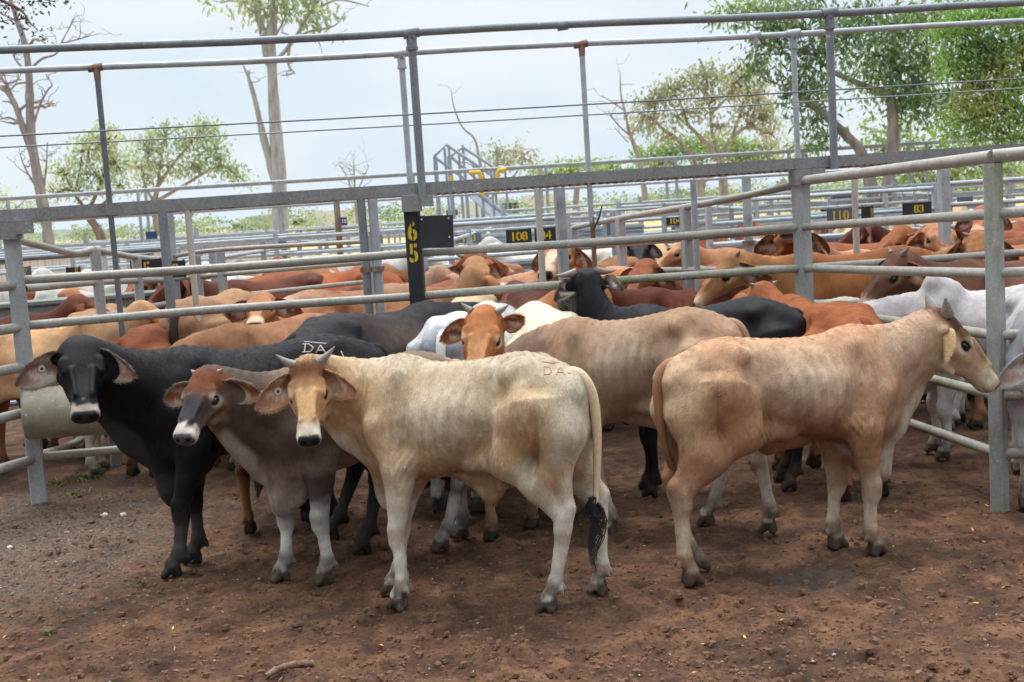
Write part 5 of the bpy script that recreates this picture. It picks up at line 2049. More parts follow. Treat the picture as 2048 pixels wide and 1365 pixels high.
# overhanging near branch top left
tree('dark leafy branch hanging into the top left corner', 9.0, [([(-120, -60), (-20, -10), (40, 20), (60, 46)], 10, 3), ([(-20, -12), (60, -6), (110, 4)], 8, 2), ([(40, -60), (120, -30), (135, -4)], 6, 2)],
     [(20, 14, 30, 20, 15), (52, 46, 18, 20, 11), (74, 4, 34, 14, 14), (108, 2, 14, 12, 6), (76, 62, 14, 12, 7), (8, 42, 10, 14, 3), (132, -6, 10, 6, 3)], DARKL, (.036, .0085), 5, .5, M_BROWNB, 7, .0035, name='tree_branch')
# pale green trees left
tree('airy pale green gum with a forked brown trunk at the left', 55, [
    ([(215, 520), (200, 470), (182, 440), (172, 420)], 22, 14), ([(172, 420), (150, 390), (130, 350)], 10, 3), ([(176, 425), (200, 370), (215, 320), (220, 290)], 9, 3), ([(180, 430), (215, 400), (240, 370)], 8, 3), ([(150, 385), (160, 340), (165, 300)], 6, 2)],
    [(130, 345, 36, 28, 34), (175, 300, 34, 26, 34), (220, 285, 34, 26, 38), (110, 385, 22, 24, 14), (190, 350, 36, 26, 28), (235, 330, 26, 30, 30), (160, 385, 22, 20, 10), (240, 372, 22, 20, 14), (205, 262, 20, 12, 12)], PALEG, (.25, .048), 16, .8, M_BROWNB, 9, .045, spread=.9)
tree('wide airy pale green gum right of the tall thin pipe', 58, [
    ([(330, 530), (318, 470), (308, 420), (316, 370)], 18, 9), ([(310, 410), (290, 370), (282, 330)], 8, 3), ([(316, 372), (345, 330), (370, 300), (400, 262)], 9, 3), ([(318, 400), (370, 370), (420, 340), (452, 332)], 8, 3), ([(316, 370), (322, 320), (330, 285)], 6, 2)],
    [(296, 300, 34, 34, 36), (330, 272, 32, 24, 32), (376, 282, 32, 28, 38), (410, 262, 26, 22, 32), (330, 330, 40, 28, 26), (390, 330, 40, 26, 30), (440, 330, 24, 26, 24), (300, 352, 26, 20, 12), (430, 296, 22, 22, 20), (472, 352, 18, 16, 14), (488, 362, 8, 8, 5), (270, 335, 18, 20, 12), (408, 248, 14, 10, 8)], PALEG, (.25, .048), 16, .8, M_GREY, 11, .045, spread=.9)
# thin far trees in the middle
tree('thin leafless shrub left of the numbered post', 60, [([(716, 470), (712, 420), (710, 380)], 6, 4), ([(712, 400), (692, 350), (676, 325)], 4, 1), ([(710, 380), (708, 340), (706, 312)], 4, 1), ([(711, 390), (730, 350), (738, 330)], 4, 1)], [], [], bark=M_DEAD, seed=13, dead_twigs=6, name='dead_tree')
tree('thin sparse gum behind the loading ramp', 62, [([(985, 470), (972, 380), (960, 330), (950, 280), (925, 255), (908, 215), (902, 180)], 9, 1.5), ([(975, 390), (990, 340), (1000, 300)], 6, 2), ([(978, 400), (1030, 350), (1050, 310)], 5, 2), ([(962, 340), (930, 325), (915, 330)], 4, 1.5)],
     [(990, 305, 22, 22, 22), (1030, 300, 22, 18, 18), (1010, 330, 30, 20, 18), (1055, 320, 18, 16, 10), (970, 340, 16, 14, 6), (1068, 330, 12, 12, 6)], OLIVE, (.25, .045), 14, .8, M_GREY, 15, .025, dead_twigs=2)
tree('bare leaning dead tree left of the olive gum', 48, [([(1295, 430), (1282, 340), (1268, 290), (1258, 262), (1250, 225), (1242, 190), (1240, 150)], 13, 2), ([(1264, 275), (1236, 250), (1216, 222)], 5, 1.5), ([(1250, 222), (1225, 205), (1204, 192)], 4, 1.5), ([(1262, 270), (1282, 240), (1290, 220)], 4, 1.5), ([(1256, 285), (1242, 270), (1230, 256)], 3, 1)], [], [], bark=M_DEAD, seed=17, dead_twigs=4, name='dead_tree')
# olive gum
tree('broad olive gum with crooked grey limbs in the middle right', 50, [
    ([(1455, 520), (1450, 420), (1446, 360), (1440, 310)], 24, 15), ([(1440, 320), (1405, 280), (1375, 250), (1340, 225)], 12, 4), ([(1440, 315), (1425, 270), (1420, 225), (1412, 180)], 10, 3), ([(1442, 310), (1470, 270), (1500, 250), (1530, 225)], 10, 3),
    ([(1405, 430), (1392, 330), (1360, 285), (1330, 262), (1310, 240)], 14, 4), ([(1420, 230), (1450, 200), (1470, 170)], 6, 2), ([(1376, 250), (1362, 210), (1345, 180)], 6, 2), ([(1500, 250), (1512, 210), (1520, 190)], 5, 2), ([(1462, 278), (1480, 230), (1486, 205)], 6, 2)],
    [(1310, 205, 34, 24, 34), (1350, 175, 34, 22, 36), (1410, 150, 36, 22, 42), (1470, 160, 34, 24, 38), (1512, 190, 30, 26, 34), (1530, 235, 26, 26, 26), (1430, 200, 34, 24, 24), (1370, 225, 34, 24, 22), (1300, 250, 30, 22, 20), (1490, 230, 28, 24, 20), (1340, 270, 26, 18, 12), (1545, 270, 18, 22, 12), (1282, 230, 16, 16, 8), (1440, 250, 24, 18, 12), (1500, 140, 22, 14, 14)], OLIVE, (.24, .045), 16, .85, M_GREY, 19, .05, spread=.9)
# umbrella shaped rain trees behind
tree('flat topped green tree behind the olive gum', 85, [([(1400, 470), (1400, 400), (1405, 360)], 24, 14), ([(1404, 365), (1350, 330), (1310, 310)], 10, 4), ([(1404, 365), (1460, 330), (1510, 310)], 10, 4), ([(1404, 365), (1405, 320)], 8, 3)],
     [(1300, 312, 40, 18, 60), (1350, 296, 40, 18, 60), (1410, 290, 44, 18, 70), (1470, 292, 44, 20, 70), (1525, 305, 36, 22, 60), (1320, 330, 40, 14, 30), (1480, 320, 50, 14, 40), (1400, 315, 50, 14, 30)], RAIN, (.28, .09), 13, .3, M_GREY, 21, .04)
tree('low flat topped green tree right of the loading ramp', 95, [([(1150, 450), (1152, 400), (1155, 370)], 16, 10), ([(1154, 375), (1110, 355), (1080, 348)], 7, 3), ([(1154, 375), (1200, 350), (1230, 345)], 7, 3)],
     [(1080, 348, 30, 12, 36), (1120, 340, 34, 13, 44), (1165, 334, 36, 13, 50), (1215, 338, 34, 13, 44), (1250, 350, 26, 12, 24)], RAIN, (.28, .09), 14, .3, M_GREY, 23, .04)
# big dark leafed tree at the right
tree('large dark leafed tree with a leaning grey trunk at the right', 24, [
    ([(1730, 600), (1762, 470), (1775, 380), (1786, 280), (1782, 200), (1770, 190), (1745, 178)], 36, 16), ([(1745, 600), (1748, 420), (1724, 310), (1690, 270), (1650, 230), (1612, 202)], 30, 13),
    ([(1750, 180), (1700, 160), (1660, 140), (1630, 105), (1618, 60)], 13, 5), ([(1782, 200), (1784, 130), (1790, 60), (1795, 0)], 12, 5), ([(1660, 140), (1645, 80), (1640, 20)], 8, 3), ([(1788, 90), (1830, 40), (1850, -10)], 8, 3), ([(1786, 210), (1830, 170), (1870, 150)], 8, 3), ([(1640, 225), (1625, 250), (1635, 268)], 5, 2)],
    [(1480, 20, 44, 16, 26), (1540, 22, 44, 24, 40), (1600, 20, 40, 30, 40), (1560, 75, 36, 28, 34), (1520, 110, 28, 22, 22), (1510, 145, 22, 14, 14), (1610, 110, 40, 34, 40), (1580, 170, 32, 26, 26), (1640, 165, 34, 34, 34), (1665, 70, 40, 40, 44), (1720, 40, 46, 36, 50), (1730, 110, 44, 40, 46), (1790, 60, 46, 44, 60), (1800, 140, 48, 44, 64), (1850, 110, 40, 44, 56), (1740, 175, 30, 20, 16), (1840, 190, 44, 34, 46), (1810, 220, 34, 24, 28), (1870, 30, 50, 40, 50), (1630, 240, 26, 22, 16), (1645, 275, 22, 18, 16), (1605, 215, 16, 22, 10), (1450, 36, 24, 10, 8), (1900, 200, 40, 40, 40), (1620, 290, 12, 14, 6)],
    DEEP, (.17, .026), 12, .7, M_GREY, 25, .012, dens=.8)
# bright lime tree far right
tree('bright lime green tree at the right edge', 21, [([(2130, 700), (2110, 500), (2090, 300), (2060, 180), (2040, 80)], 34, 14), ([(2070, 230), (2010, 200), (1950, 170), (1900, 150)], 14, 4), ([(2060, 180), (2000, 130), (1960, 80)], 12, 4), ([(2085, 290), (2020, 270), (1960, 250)], 12, 4), ([(2050, 120), (2010, 60), (1990, 10)], 10, 3), ([(2040, 214), (1990, 220), (1940, 240)], 9, 3)],
     [(1930, 50, 50, 40, 60), (1990, 30, 50, 40, 70), (2040, 60, 40, 44, 60), (1960, 110, 50, 36, 70), (2020, 120, 46, 36, 64), (1920, 130, 40, 34, 44), (1970, 170, 46, 30, 54), (2030, 180, 40, 32, 50), (1930, 210, 40, 30, 36), (1990, 230, 44, 26, 46), (2040, 240, 30, 26, 34), (1900, 250, 36, 26, 26), (1890, 80, 30, 34, 26), (1960, 262, 40, 16, 26), (2020, 275, 34, 16, 22)], LIME, (.10, .020), 20, .7, M_BROWNB, 27, .009, dens=.8)
tree('small bright green shrub tree between the two right trunks', 40, [([(1860, 460), (1850, 400), (1845, 340)], 10, 4), ([(1850, 380), (1800, 330)], 5, 2), ([(1850, 370), (1900, 320)], 5, 2)],
     [(1800, 270, 44, 30, 40), (1850, 300, 50, 34, 60), (1910, 310, 50, 30, 60), (1970, 320, 50, 30, 60), (1760, 300, 40, 26, 34), (1830, 350, 60, 30, 60), (1920, 370, 60, 26, 60), (2010, 340, 44, 36, 50), (1740, 260, 30, 24, 16)], [lin(130, 156, 78), lin(150, 174, 96), lin(112, 140, 66), lin(160, 172, 110)], (.20, .05), 9, .6, M_GREY, 29, .015)
tree('sparse pale sapling between the olive gum and the right pipes', 52, [([(1600, 470), (1598, 400), (1596, 340)], 8, 4), ([(1597, 360), (1580, 310)], 4, 2), ([(1597, 350), (1612, 300)], 4, 2)],
     [(1585, 320, 26, 24, 16), (1612, 300, 22, 26, 16), (1596, 365, 28, 22, 16), (1570, 290, 14, 14, 6)], PALEG, (.30, .06), 8, .7, M_GREY, 31, .02)
tree('low pale bush at the left edge behind the bare tree', 70, [([(20, 520), (16, 450), (14, 410)], 8, 4), ([(16, 440), (50, 400)], 4, 2)], [(10, 400, 26, 22, 24), (40, 425, 34, 22, 26), (0, 440, 30, 20, 22), (75, 430, 26, 18, 16)], PALEG, (.25, .048), 16, .7, M_GREY, 33, .02)


def treeline():
    """Far scrub along the edge of the paddocks: reads as one mass."""
    r_ = random.Random(41)
    V, F, C = [], [], []
    cols = [lin(120, 138, 86), lin(134, 148, 96), lin(150, 154, 110), lin(100, 124, 76), lin(160, 156, 120), lin(126, 142, 70)]
    for i in range(190):
        px = r_.uniform(-80, 2130)
        Y = r_.uniform(105, 190)
        hor = 422 - .0635 * (px - 1024)
        h = r_.choice((14, 20, 26, 34, 18)) * (1.25 if 350 < px < 800 or px > 1500 else .8)
        c = at(px, hor, Y)
        top = h * Y / F_PX
        col = np.array(r_.choice(cols))
        wd = r_.uniform(1.2, 2.6)
        for _ in range(300):
            q = Vector((r_.gauss(0, .5), r_.gauss(0, .5), r_.random()))
            z = q.z * (CAM_H + top)
            w = wd * (.5 + .9 * math.sin(min(1, q.z * 1.1) * math.pi) ** .6)
            p = Vector((c.x + q.x * w, Y + q.y * w, z))
            l = r_.uniform(.16, .36)
            u = Vector((r_.gauss(0, 1), r_.gauss(0, 1), r_.gauss(0, .6))).normalized() * l
            v = u.cross(Vector((r_.gauss(0, 1), r_.gauss(0, 1), r_.gauss(0, 1)))).normalized() * l * .5
            b0 = len(V)
            V += [p - u * .5, p + v * .5, p + u * .5, p - v * .5]
            F.append((b0, b0 + 1, b0 + 2, b0 + 3))
            C += [tuple(col * r_.uniform(.7, 1.3))] * 4
    tag(link_mesh('treeline', np_mesh('treeline', [tuple(v) for v in V], F, False, np.clip(C, .003, .8)), M_LEAF), 'far scrub and bushes along the paddock edge', kind='stuff')


treeline()
# ------------------------------------------------------------------ the herd
def feet_px(loc, yaw, scale, px, lxf=1.0):
    """Foot offsets in the animal's frame so that its hooves stand on the given photo points."""
    T0 = {'FL': (.39, .118), 'FR': (.39, -.118), 'HL': (-.48, .118), 'HR': (-.48, -.118)}
    c, s = math.cos(R(yaw)), math.sin(R(yaw))
    out = {}
    for k, p in px.items():
        g = gnd(*p)
        dx, dy = (g.x - loc[0]) / scale, (g.y - loc[1]) / scale
        lx, ly = (c * dx + s * dy) / lxf, -s * dx + c * dy
        out[k] = (lx - T0[k][0], ly - T0[k][1])
    return out


W1 = dict(base=lin(198, 193, 184), belly=lin(190, 184, 174), leg=lin(220, 215, 205), sock=lin(215, 210, 200), muzzle=lin(170, 165, 165), nose=lin(35, 34, 38), ear_in=lin(190, 165, 150), ear_hair=lin(225, 215, 205), tail=lin(215, 210, 205), gloss=.1)
RED = dict(base=lin(152, 88, 56), top=lin(132, 74, 48), belly=lin(175, 110, 68), leg=lin(150, 82, 48), sock=lin(170, 120, 84), head=lin(156, 94, 60), muzzle=lin(205, 164, 134), ear_in=lin(120, 80, 62), ear_rim=lin(150, 90, 60), tail=lin(120, 60, 34), eyering=lin(190, 130, 90), hoof=lin(50, 44, 40))
ORANGE = dict(RED, base=lin(180, 126, 86), top=lin(160, 106, 70), belly=lin(196, 140, 92), leg=lin(186, 128, 84), sock=lin(205, 170, 135), head=lin(184, 128, 86), muzzle=lin(222, 190, 158), eyering=lin(215, 170, 130), tail=lin(150, 90, 50))
DARKRED = dict(RED, base=lin(104, 54, 38), top=lin(86, 42, 32), belly=lin(118, 66, 46), leg=lin(92, 50, 36), sock=lin(100, 62, 48), head=lin(108, 58, 40), muzzle=lin(150, 110, 90), tail=lin(70, 38, 30))
TAN = dict(CREAM, base=lin(194, 148, 108), top=lin(184, 134, 94), belly=lin(214, 178, 134), head=lin(196, 148, 100), muzzle=lin(226, 204, 174), eyering=lin(222, 190, 150), tail=lin(170, 120, 78))
PALE = dict(CREAM, base=lin(222, 196, 160), top=lin(206, 168, 124), belly=lin(228, 212, 184), head=lin(216, 182, 140), tail=lin(200, 170, 130))
PINK = dict(CREAM, base=lin(196, 158, 128), top=lin(184, 138, 104), belly=lin(216, 190, 165), head=lin(190, 148, 116), tail=lin(190, 160, 136), rump=lin(220, 200, 180))
BLACK = dict(base=lin(28, 26, 29), belly=lin(32, 29, 31), leg=lin(26, 24, 27), sock=lin(32, 29, 31), head=lin(25, 24, 27), muzzle=lin(60, 52, 50), nose=lin(28, 27, 31), ear_in=lin(105, 88, 78), ear_hair=lin(170, 160, 150), ear_rim=lin(90, 78, 70), ear_out=lin(38, 35, 38), tail=lin(30, 28, 30), hoof=lin(48, 44, 42), gloss=.62)
DARKGREY = dict(BLACK, base=lin(50, 46, 49), belly=lin(72, 62, 58), flank=lin(84, 70, 62), gloss=.45, top=lin(42, 39, 43))
BROWN = dict(RED, base=lin(112, 74, 52), top=lin(98, 62, 44), head=lin(110, 74, 54), belly=lin(130, 90, 66), muzzle=lin(214, 186, 156), leg=lin(105, 66, 44), eyering=lin(150, 110, 84))

H = .0085
# -- cream steer in front
M_BRANDP, nt, b = new_mat('brand_scar_pale')
b.inputs['Base Color'].default_value = (*lin(176, 164, 150), 1)
b.inputs['Roughness'].default_value = .8
M_BRANDB, nt, b = new_mat('brand_scar_brown')
b.inputs['Base Color'].default_value = (*lin(160, 126, 102), 1)
b.inputs['Roughness'].default_value = .8
Lc, Yc, Sc = (-.225, 5.47), 159, 1.01
CR = dict(dusty=.15, base=lin(202, 168, 128), top=lin(210, 194, 170), top_w=.75, flank=lin(208, 186, 158), belly=lin(190, 152, 114), low=lin(198, 168, 132), haunch=lin(184, 146, 104), leg=lin(208, 192, 166), sock=lin(224, 216, 202), sock_z=.52,
          neck=lin(196, 162, 122), neck_w=.85, dewlap=lin(206, 190, 168), rump=lin(214, 198, 172), head=lin(186, 140, 96), front=lin(110, 70, 46), face=lin(206, 162, 116),
          cheek=lin(210, 176, 134), eyering=lin(216, 186, 146), muzzle=lin(232, 216, 194), nose=lin(50, 48, 54), knee=lin(168, 122, 78), ear_in=lin(190, 142, 118), ear_rim=lin(186, 146, 108),
          ear_out=lin(196, 154, 108), ear_hair=lin(226, 208, 186), tail=lin(206, 180, 148), fleck=lin(226, 214, 198), fleck_w=.25)
spc = dict(feet=feet_px(Lc, Yc, Sc, dict(FL=(790, 1220), FR=(778, 1190), HL=(1090, 1226), HR=(1190, 1190)), .87), lx=.87, lean=.02, hair=120000, tuft=2.2, neck_yaw=32, neck_pitch=20, neck_len=.41, head_yaw=119, head_pitch=42, head_roll=4, head_scale=.90, head_wide=1.02, neck_fat=1.05,
           sheath=.15, horn=.088, horn_r=.0215, horn_dir=(1, .45, -.1), tag='r', ear_l=(12, 30, .92), ear_r=(14, 12, 1.0), bony=1.15, dewlap=1.15, ribs=1.3,
           tail=[(-.57, 0, 1.02), (-.625, -.01, 1.0), (-.672, -.02, .92), (-.682, -.03, .76), (-.675, -.02, .60), (-.665, 0, .45)], switch_len=.34)
cow_c, inf_c = cow(spc, CR, (*Lc, 0), Yc, Sc, H, 'cream horned steer in front with a white ear tag and DA brand on its rump', seed=3)
brand(cow_c, [[(1088, 733), (1088, 750)], [(1088, 733), (1099, 736), (1103, 743), (1099, 749), (1088, 750)], [(1112, 751), (1120, 735), (1130, 751)], [(1115, 745), (1127, 746)], [(1085, 724), (1105, 727), (1128, 723)], [(1136, 746), (1139, 748), (1141, 747)]], .0028, M_BRANDB)
# -- tan beast on the right, side on
Ld, Yd, Sd = (1.295, 5.785), 15, .985
TD = dict(dusty=.5, base=lin(198, 154, 120), top=lin(208, 160, 122), top_w=.8, flank=lin(210, 180, 152), low=lin(172, 128, 96), haunch=lin(168, 118, 80), belly=lin(160, 112, 80), leg=lin(172, 128, 94), sock=lin(204, 182, 160), sock_z=.46, neck=lin(210, 176, 148), neck_w=.75,
          dewlap=lin(214, 198, 178), rump=lin(204, 172, 136), head=lin(190, 154, 122), front=lin(100, 62, 46), face=lin(148, 100, 68), cheek=lin(210, 182, 150), eyering=lin(222, 202, 176), muzzle=lin(222, 202, 174),
          nose=lin(30, 28, 32), knee=lin(144, 90, 56), ear_in=lin(196, 150, 104), ear_rim=lin(214, 186, 150), ear_out=lin(206, 172, 130), ear_hair=lin(220, 200, 170), tail=lin(146, 106, 78), fleck=lin(122, 84, 60), fleck_w=.3)
spd = dict(feet=feet_px(Ld, Yd, Sd, dict(FR=(1762, 1112), HR=(1392, 1170), FL=(1682, 1098), HL=(1404, 1142))), hair=120000, lean=.032, neck_yaw=-4, neck_pitch=24, neck_len=.39, head_yaw=-8, head_pitch=47, bony=1.2, sheath=.05, dewlap=1.9, ribs=.6, neck_fat=1.08, head_scale=1.06, head_wide=1.0,
           ear_l=(50, -20, .8), ear_r=(74, -10, .66), horn=.072, horn_r=.031, horn_dir=(.5, .8, -.6),
           tail=[(-.57, 0, 1.015), (-.625, 0, .995), (-.664, 0, .92), (-.665, 0, .78), (-.635, .02, .60), (-.575, .05, .46)], switch_len=.26)
cow_d, inf_d = cow(spd, TD, (*Ld, 0), Yd, Sd, H, 'tan beast standing side on and facing right beside the mossy post', seed=5)
# -- black one on the left
La, Ya, Sa = (-1.34, 6.43), 196, 1.04
BA = dict(BLACK, muz_u=.40, dusty=.2, base=lin(17, 16, 19), top=lin(18, 18, 24), belly=lin(28, 26, 27), dewlap=lin(58, 55, 56), sock=lin(168, 160, 152), sock_z=.36, sock_w=.14, muzzle=lin(184, 166, 152), nose=lin(36, 38, 46), head=lin(15, 15, 18), ear_in=lin(172, 134, 118), ear_hair=lin(214, 206, 196), ear_rim=lin(176, 164, 150), ear_out=lin(28, 27, 30), gloss=.7)
spa = dict(feet=feet_px(La, Ya, Sa, dict(FL=(338, 1158), FR=(380, 1128), HL=(718, 1110), HR=(655, 1080))), hair=100000, neck_yaw=10, neck_pitch=27, neck_len=.46, head_yaw=92, head_pitch=40, head_roll=-3, ear_l=(18, 40, .95), ear_r=(16, 6, 1.02),
           tag='r', dewlap=1.9, bony=.9, head_scale=.98, head_wide=1.06, neck_fat=1.12)
cow_a, inf_a = cow(spa, BA, (*La, 0), Ya, Sa, H, 'black steer at the left with a tagged pale-lined ear, facing out', seed=8)
brand(cow_a,  [[(611, 688), (609, 704)], [(605, 689), (618, 689), (627, 696), (621, 704), (604, 705)], [(633, 706), (641, 691), (651, 706)], [(637, 701), (648, 701)], [(608, 684), (630, 686), (653, 688)], [(682, 703), (688, 716)]], .0034, M_BRANDP)
# -- small grey brown calf with a rusty forehead
Lb, Yb, Sb = (-.78, 6.12), 212, .95
GB = dict(muz_u=.39, base=lin(100, 84, 74), top=lin(150, 124, 104), neck=lin(88, 73, 64), neck_w=.9, belly=lin(170, 152, 134), dewlap=lin(178, 166, 150), leg=lin(84, 74, 69), sock=lin(222, 216, 208), sock_z=.48, dusty=.3, rump=lin(206, 168, 138), head=lin(80, 66, 60), front=lin(128, 76, 46), face=lin(60, 57, 61),
          cheek=lin(132, 106, 86), eyering=lin(180, 164, 148), muzzle=lin(212, 198, 184), nose=lin(84, 75, 78), ear_in=lin(150, 92, 62), ear_rim=lin(170, 152, 136), ear_out=lin(140, 122, 108), knee=lin(54, 48, 46), tail=lin(170, 140, 116), fleck=lin(64, 55, 52), fleck_w=.3)
spb = dict(feet=feet_px(Lb, Yb, Sb, dict(FL=(642, 1170), FR=(555, 1166), HL=(876, 1104), HR=(915, 1078))), hair=90000, tuft=1.8, neck_yaw=-2, neck_pitch=25, neck_len=.40, head_yaw=44, head_pitch=36, ear_l=(0, -14, .92), ear_r=(8, 4, .82), horn=.022, horn_r=.012, dewlap=1.6, head_scale=.90, head_wide=1.02, neck_fat=1.1)
cow_b, inf_b = cow(spb, GB, (*Lb, 0), Yb, Sb, H, 'small grey brown calf with a rusty forehead and pale muzzle, left of the cream steer', seed=11)
# -- taupe beast behind the cream one
Le, Ye, Se = (.70, 6.55), 160, 1.07
TE = dict(base=lin(178, 144, 114), top=lin(166, 132, 104), top_w=.8, flank=lin(172, 148, 126), belly=lin(196, 172, 150), leg=lin(178, 140, 110), sock=lin(208, 194, 178), sock_z=.52, neck=lin(138, 110, 94), head=lin(130, 100, 84), rump=lin(176, 140, 112), tail=lin(150, 116, 92), knee=lin(150, 100, 66))
spe = dict(feet=feet_px(Le, Ye, Se, dict(HL=(1532, 1072), HR=(1408, 1050), FL=(1214, 1064), FR=(1150, 1030)), .86), lx=.86, pitch=3, lean=.02, hair=70000, neck_yaw=10, neck_pitch=-14, neck_len=.40, head_yaw=14, head_pitch=58, bony=1.5, ribs=1.2, sheath=.06)
cow(spe, TE, (*Le, -.024), Ye, Se, .009, 'taupe beast with its head down behind the cream horned steer', seed=14)
# -- others in the same pen
cow(dict(hair=35000, ear_face=(-2.4, .5, 0), neck_yaw=-22, neck_pitch=50, neck_len=.42, head_yaw=-72, head_pitch=18, head_scale=1.05, horn=.13, horn_r=.022, horn_dir=(1, -.3, .1), lx=.92, ear_l=(12, -30, .68), ear_r=(-4, -55, .72)), dict(BLACK, base=lin(24, 24, 28), head=lin(22, 22, 26), ear_rim=lin(140, 124, 108), ear_in=lin(70, 58, 52)), (1.12, 7.25, 0), 178, 1.03, .011,
    'black horned beast holding its head high behind the taupe one', seed=21)
cow_l, _ = cow(dict(hair=40000, neck_yaw=8, neck_pitch=34, head_yaw=10, head_pitch=20, neck_len=.32, bony=1.5, horn=.03, horn_r=.014), dict(RED, base=lin(166, 98, 58), top=lin(150, 84, 48)), (1.83, 7.3, 0), 101, 1.0, .011,
    'red brown beast with a scarred hip behind the tan one, near the fence', seed=23)
cow(dict(hair=40000, neck_yaw=0, neck_pitch=6, head_yaw=-30, head_pitch=50, bony=1.15, tail=[(-.57, 0, 1.015), (-.63, 0, .99), (-.665, .02, .9), (-.668, .06, .75), (-.65, .1, .6), (-.64, .12, .47)]), DARKGREY, (-.80, 7.42, 0), 48, 1.09, .012,
    'charcoal beast seen from behind between the black steer and the post', seed=25)
cow(dict(hair=30000, neck_yaw=0, neck_pitch=4, head_yaw=40, head_pitch=50, bony=1.1), dict(W1, base=lin(212, 212, 210), rump=lin(150, 152, 158), top=lin(222, 222, 220)), (-.24, 7.6, 0), 76, 1.05, .012,
    'grey white beast turned away behind the orange horned head', seed=27)
cow(dict(hair=30000, neck_yaw=0, neck_pitch=4, head_yaw=-40, head_pitch=50, bony=1.1), dict(PALE, base=lin(232, 214, 184), top=lin(236, 222, 198), rump=lin(232, 216, 188)), (.20, 7.62, 0), 96, 1.03, .012,
    'pale cream beast turned away, right of the orange horned head', seed=29)
cow(dict(feet=feet_px((.03, 6.55), 252, .9, dict(FR=(980, 1083), FL=(1062, 1058))), hair=40000, neck_yaw=6, neck_pitch=66, neck_len=.475, head_yaw=4, head_pitch=44, head_roll=-8, head_scale=.98, horn=.06, horn_r=.02, ear_l=(-38, -5, .66), ear_r=(24, 10, .74), horn_dir=(1, .5, -.1)),
    dict(ORANGE, head=lin(190, 122, 74), face=lin(206, 148, 100), eyering=lin(224, 196, 170)), (.03, 6.55, 0), 252, .90, .009, 'orange beast with stub horns peering over the cream back', seed=31)
cow(dict(neck_pitch=-10, head_pitch=60, head_yaw=0, neck_yaw=20), BROWN, (-1.45, 7.32, 0), 88, .86, .014, 'brown beast turned away behind the black steer, only its legs showing', seed=33)

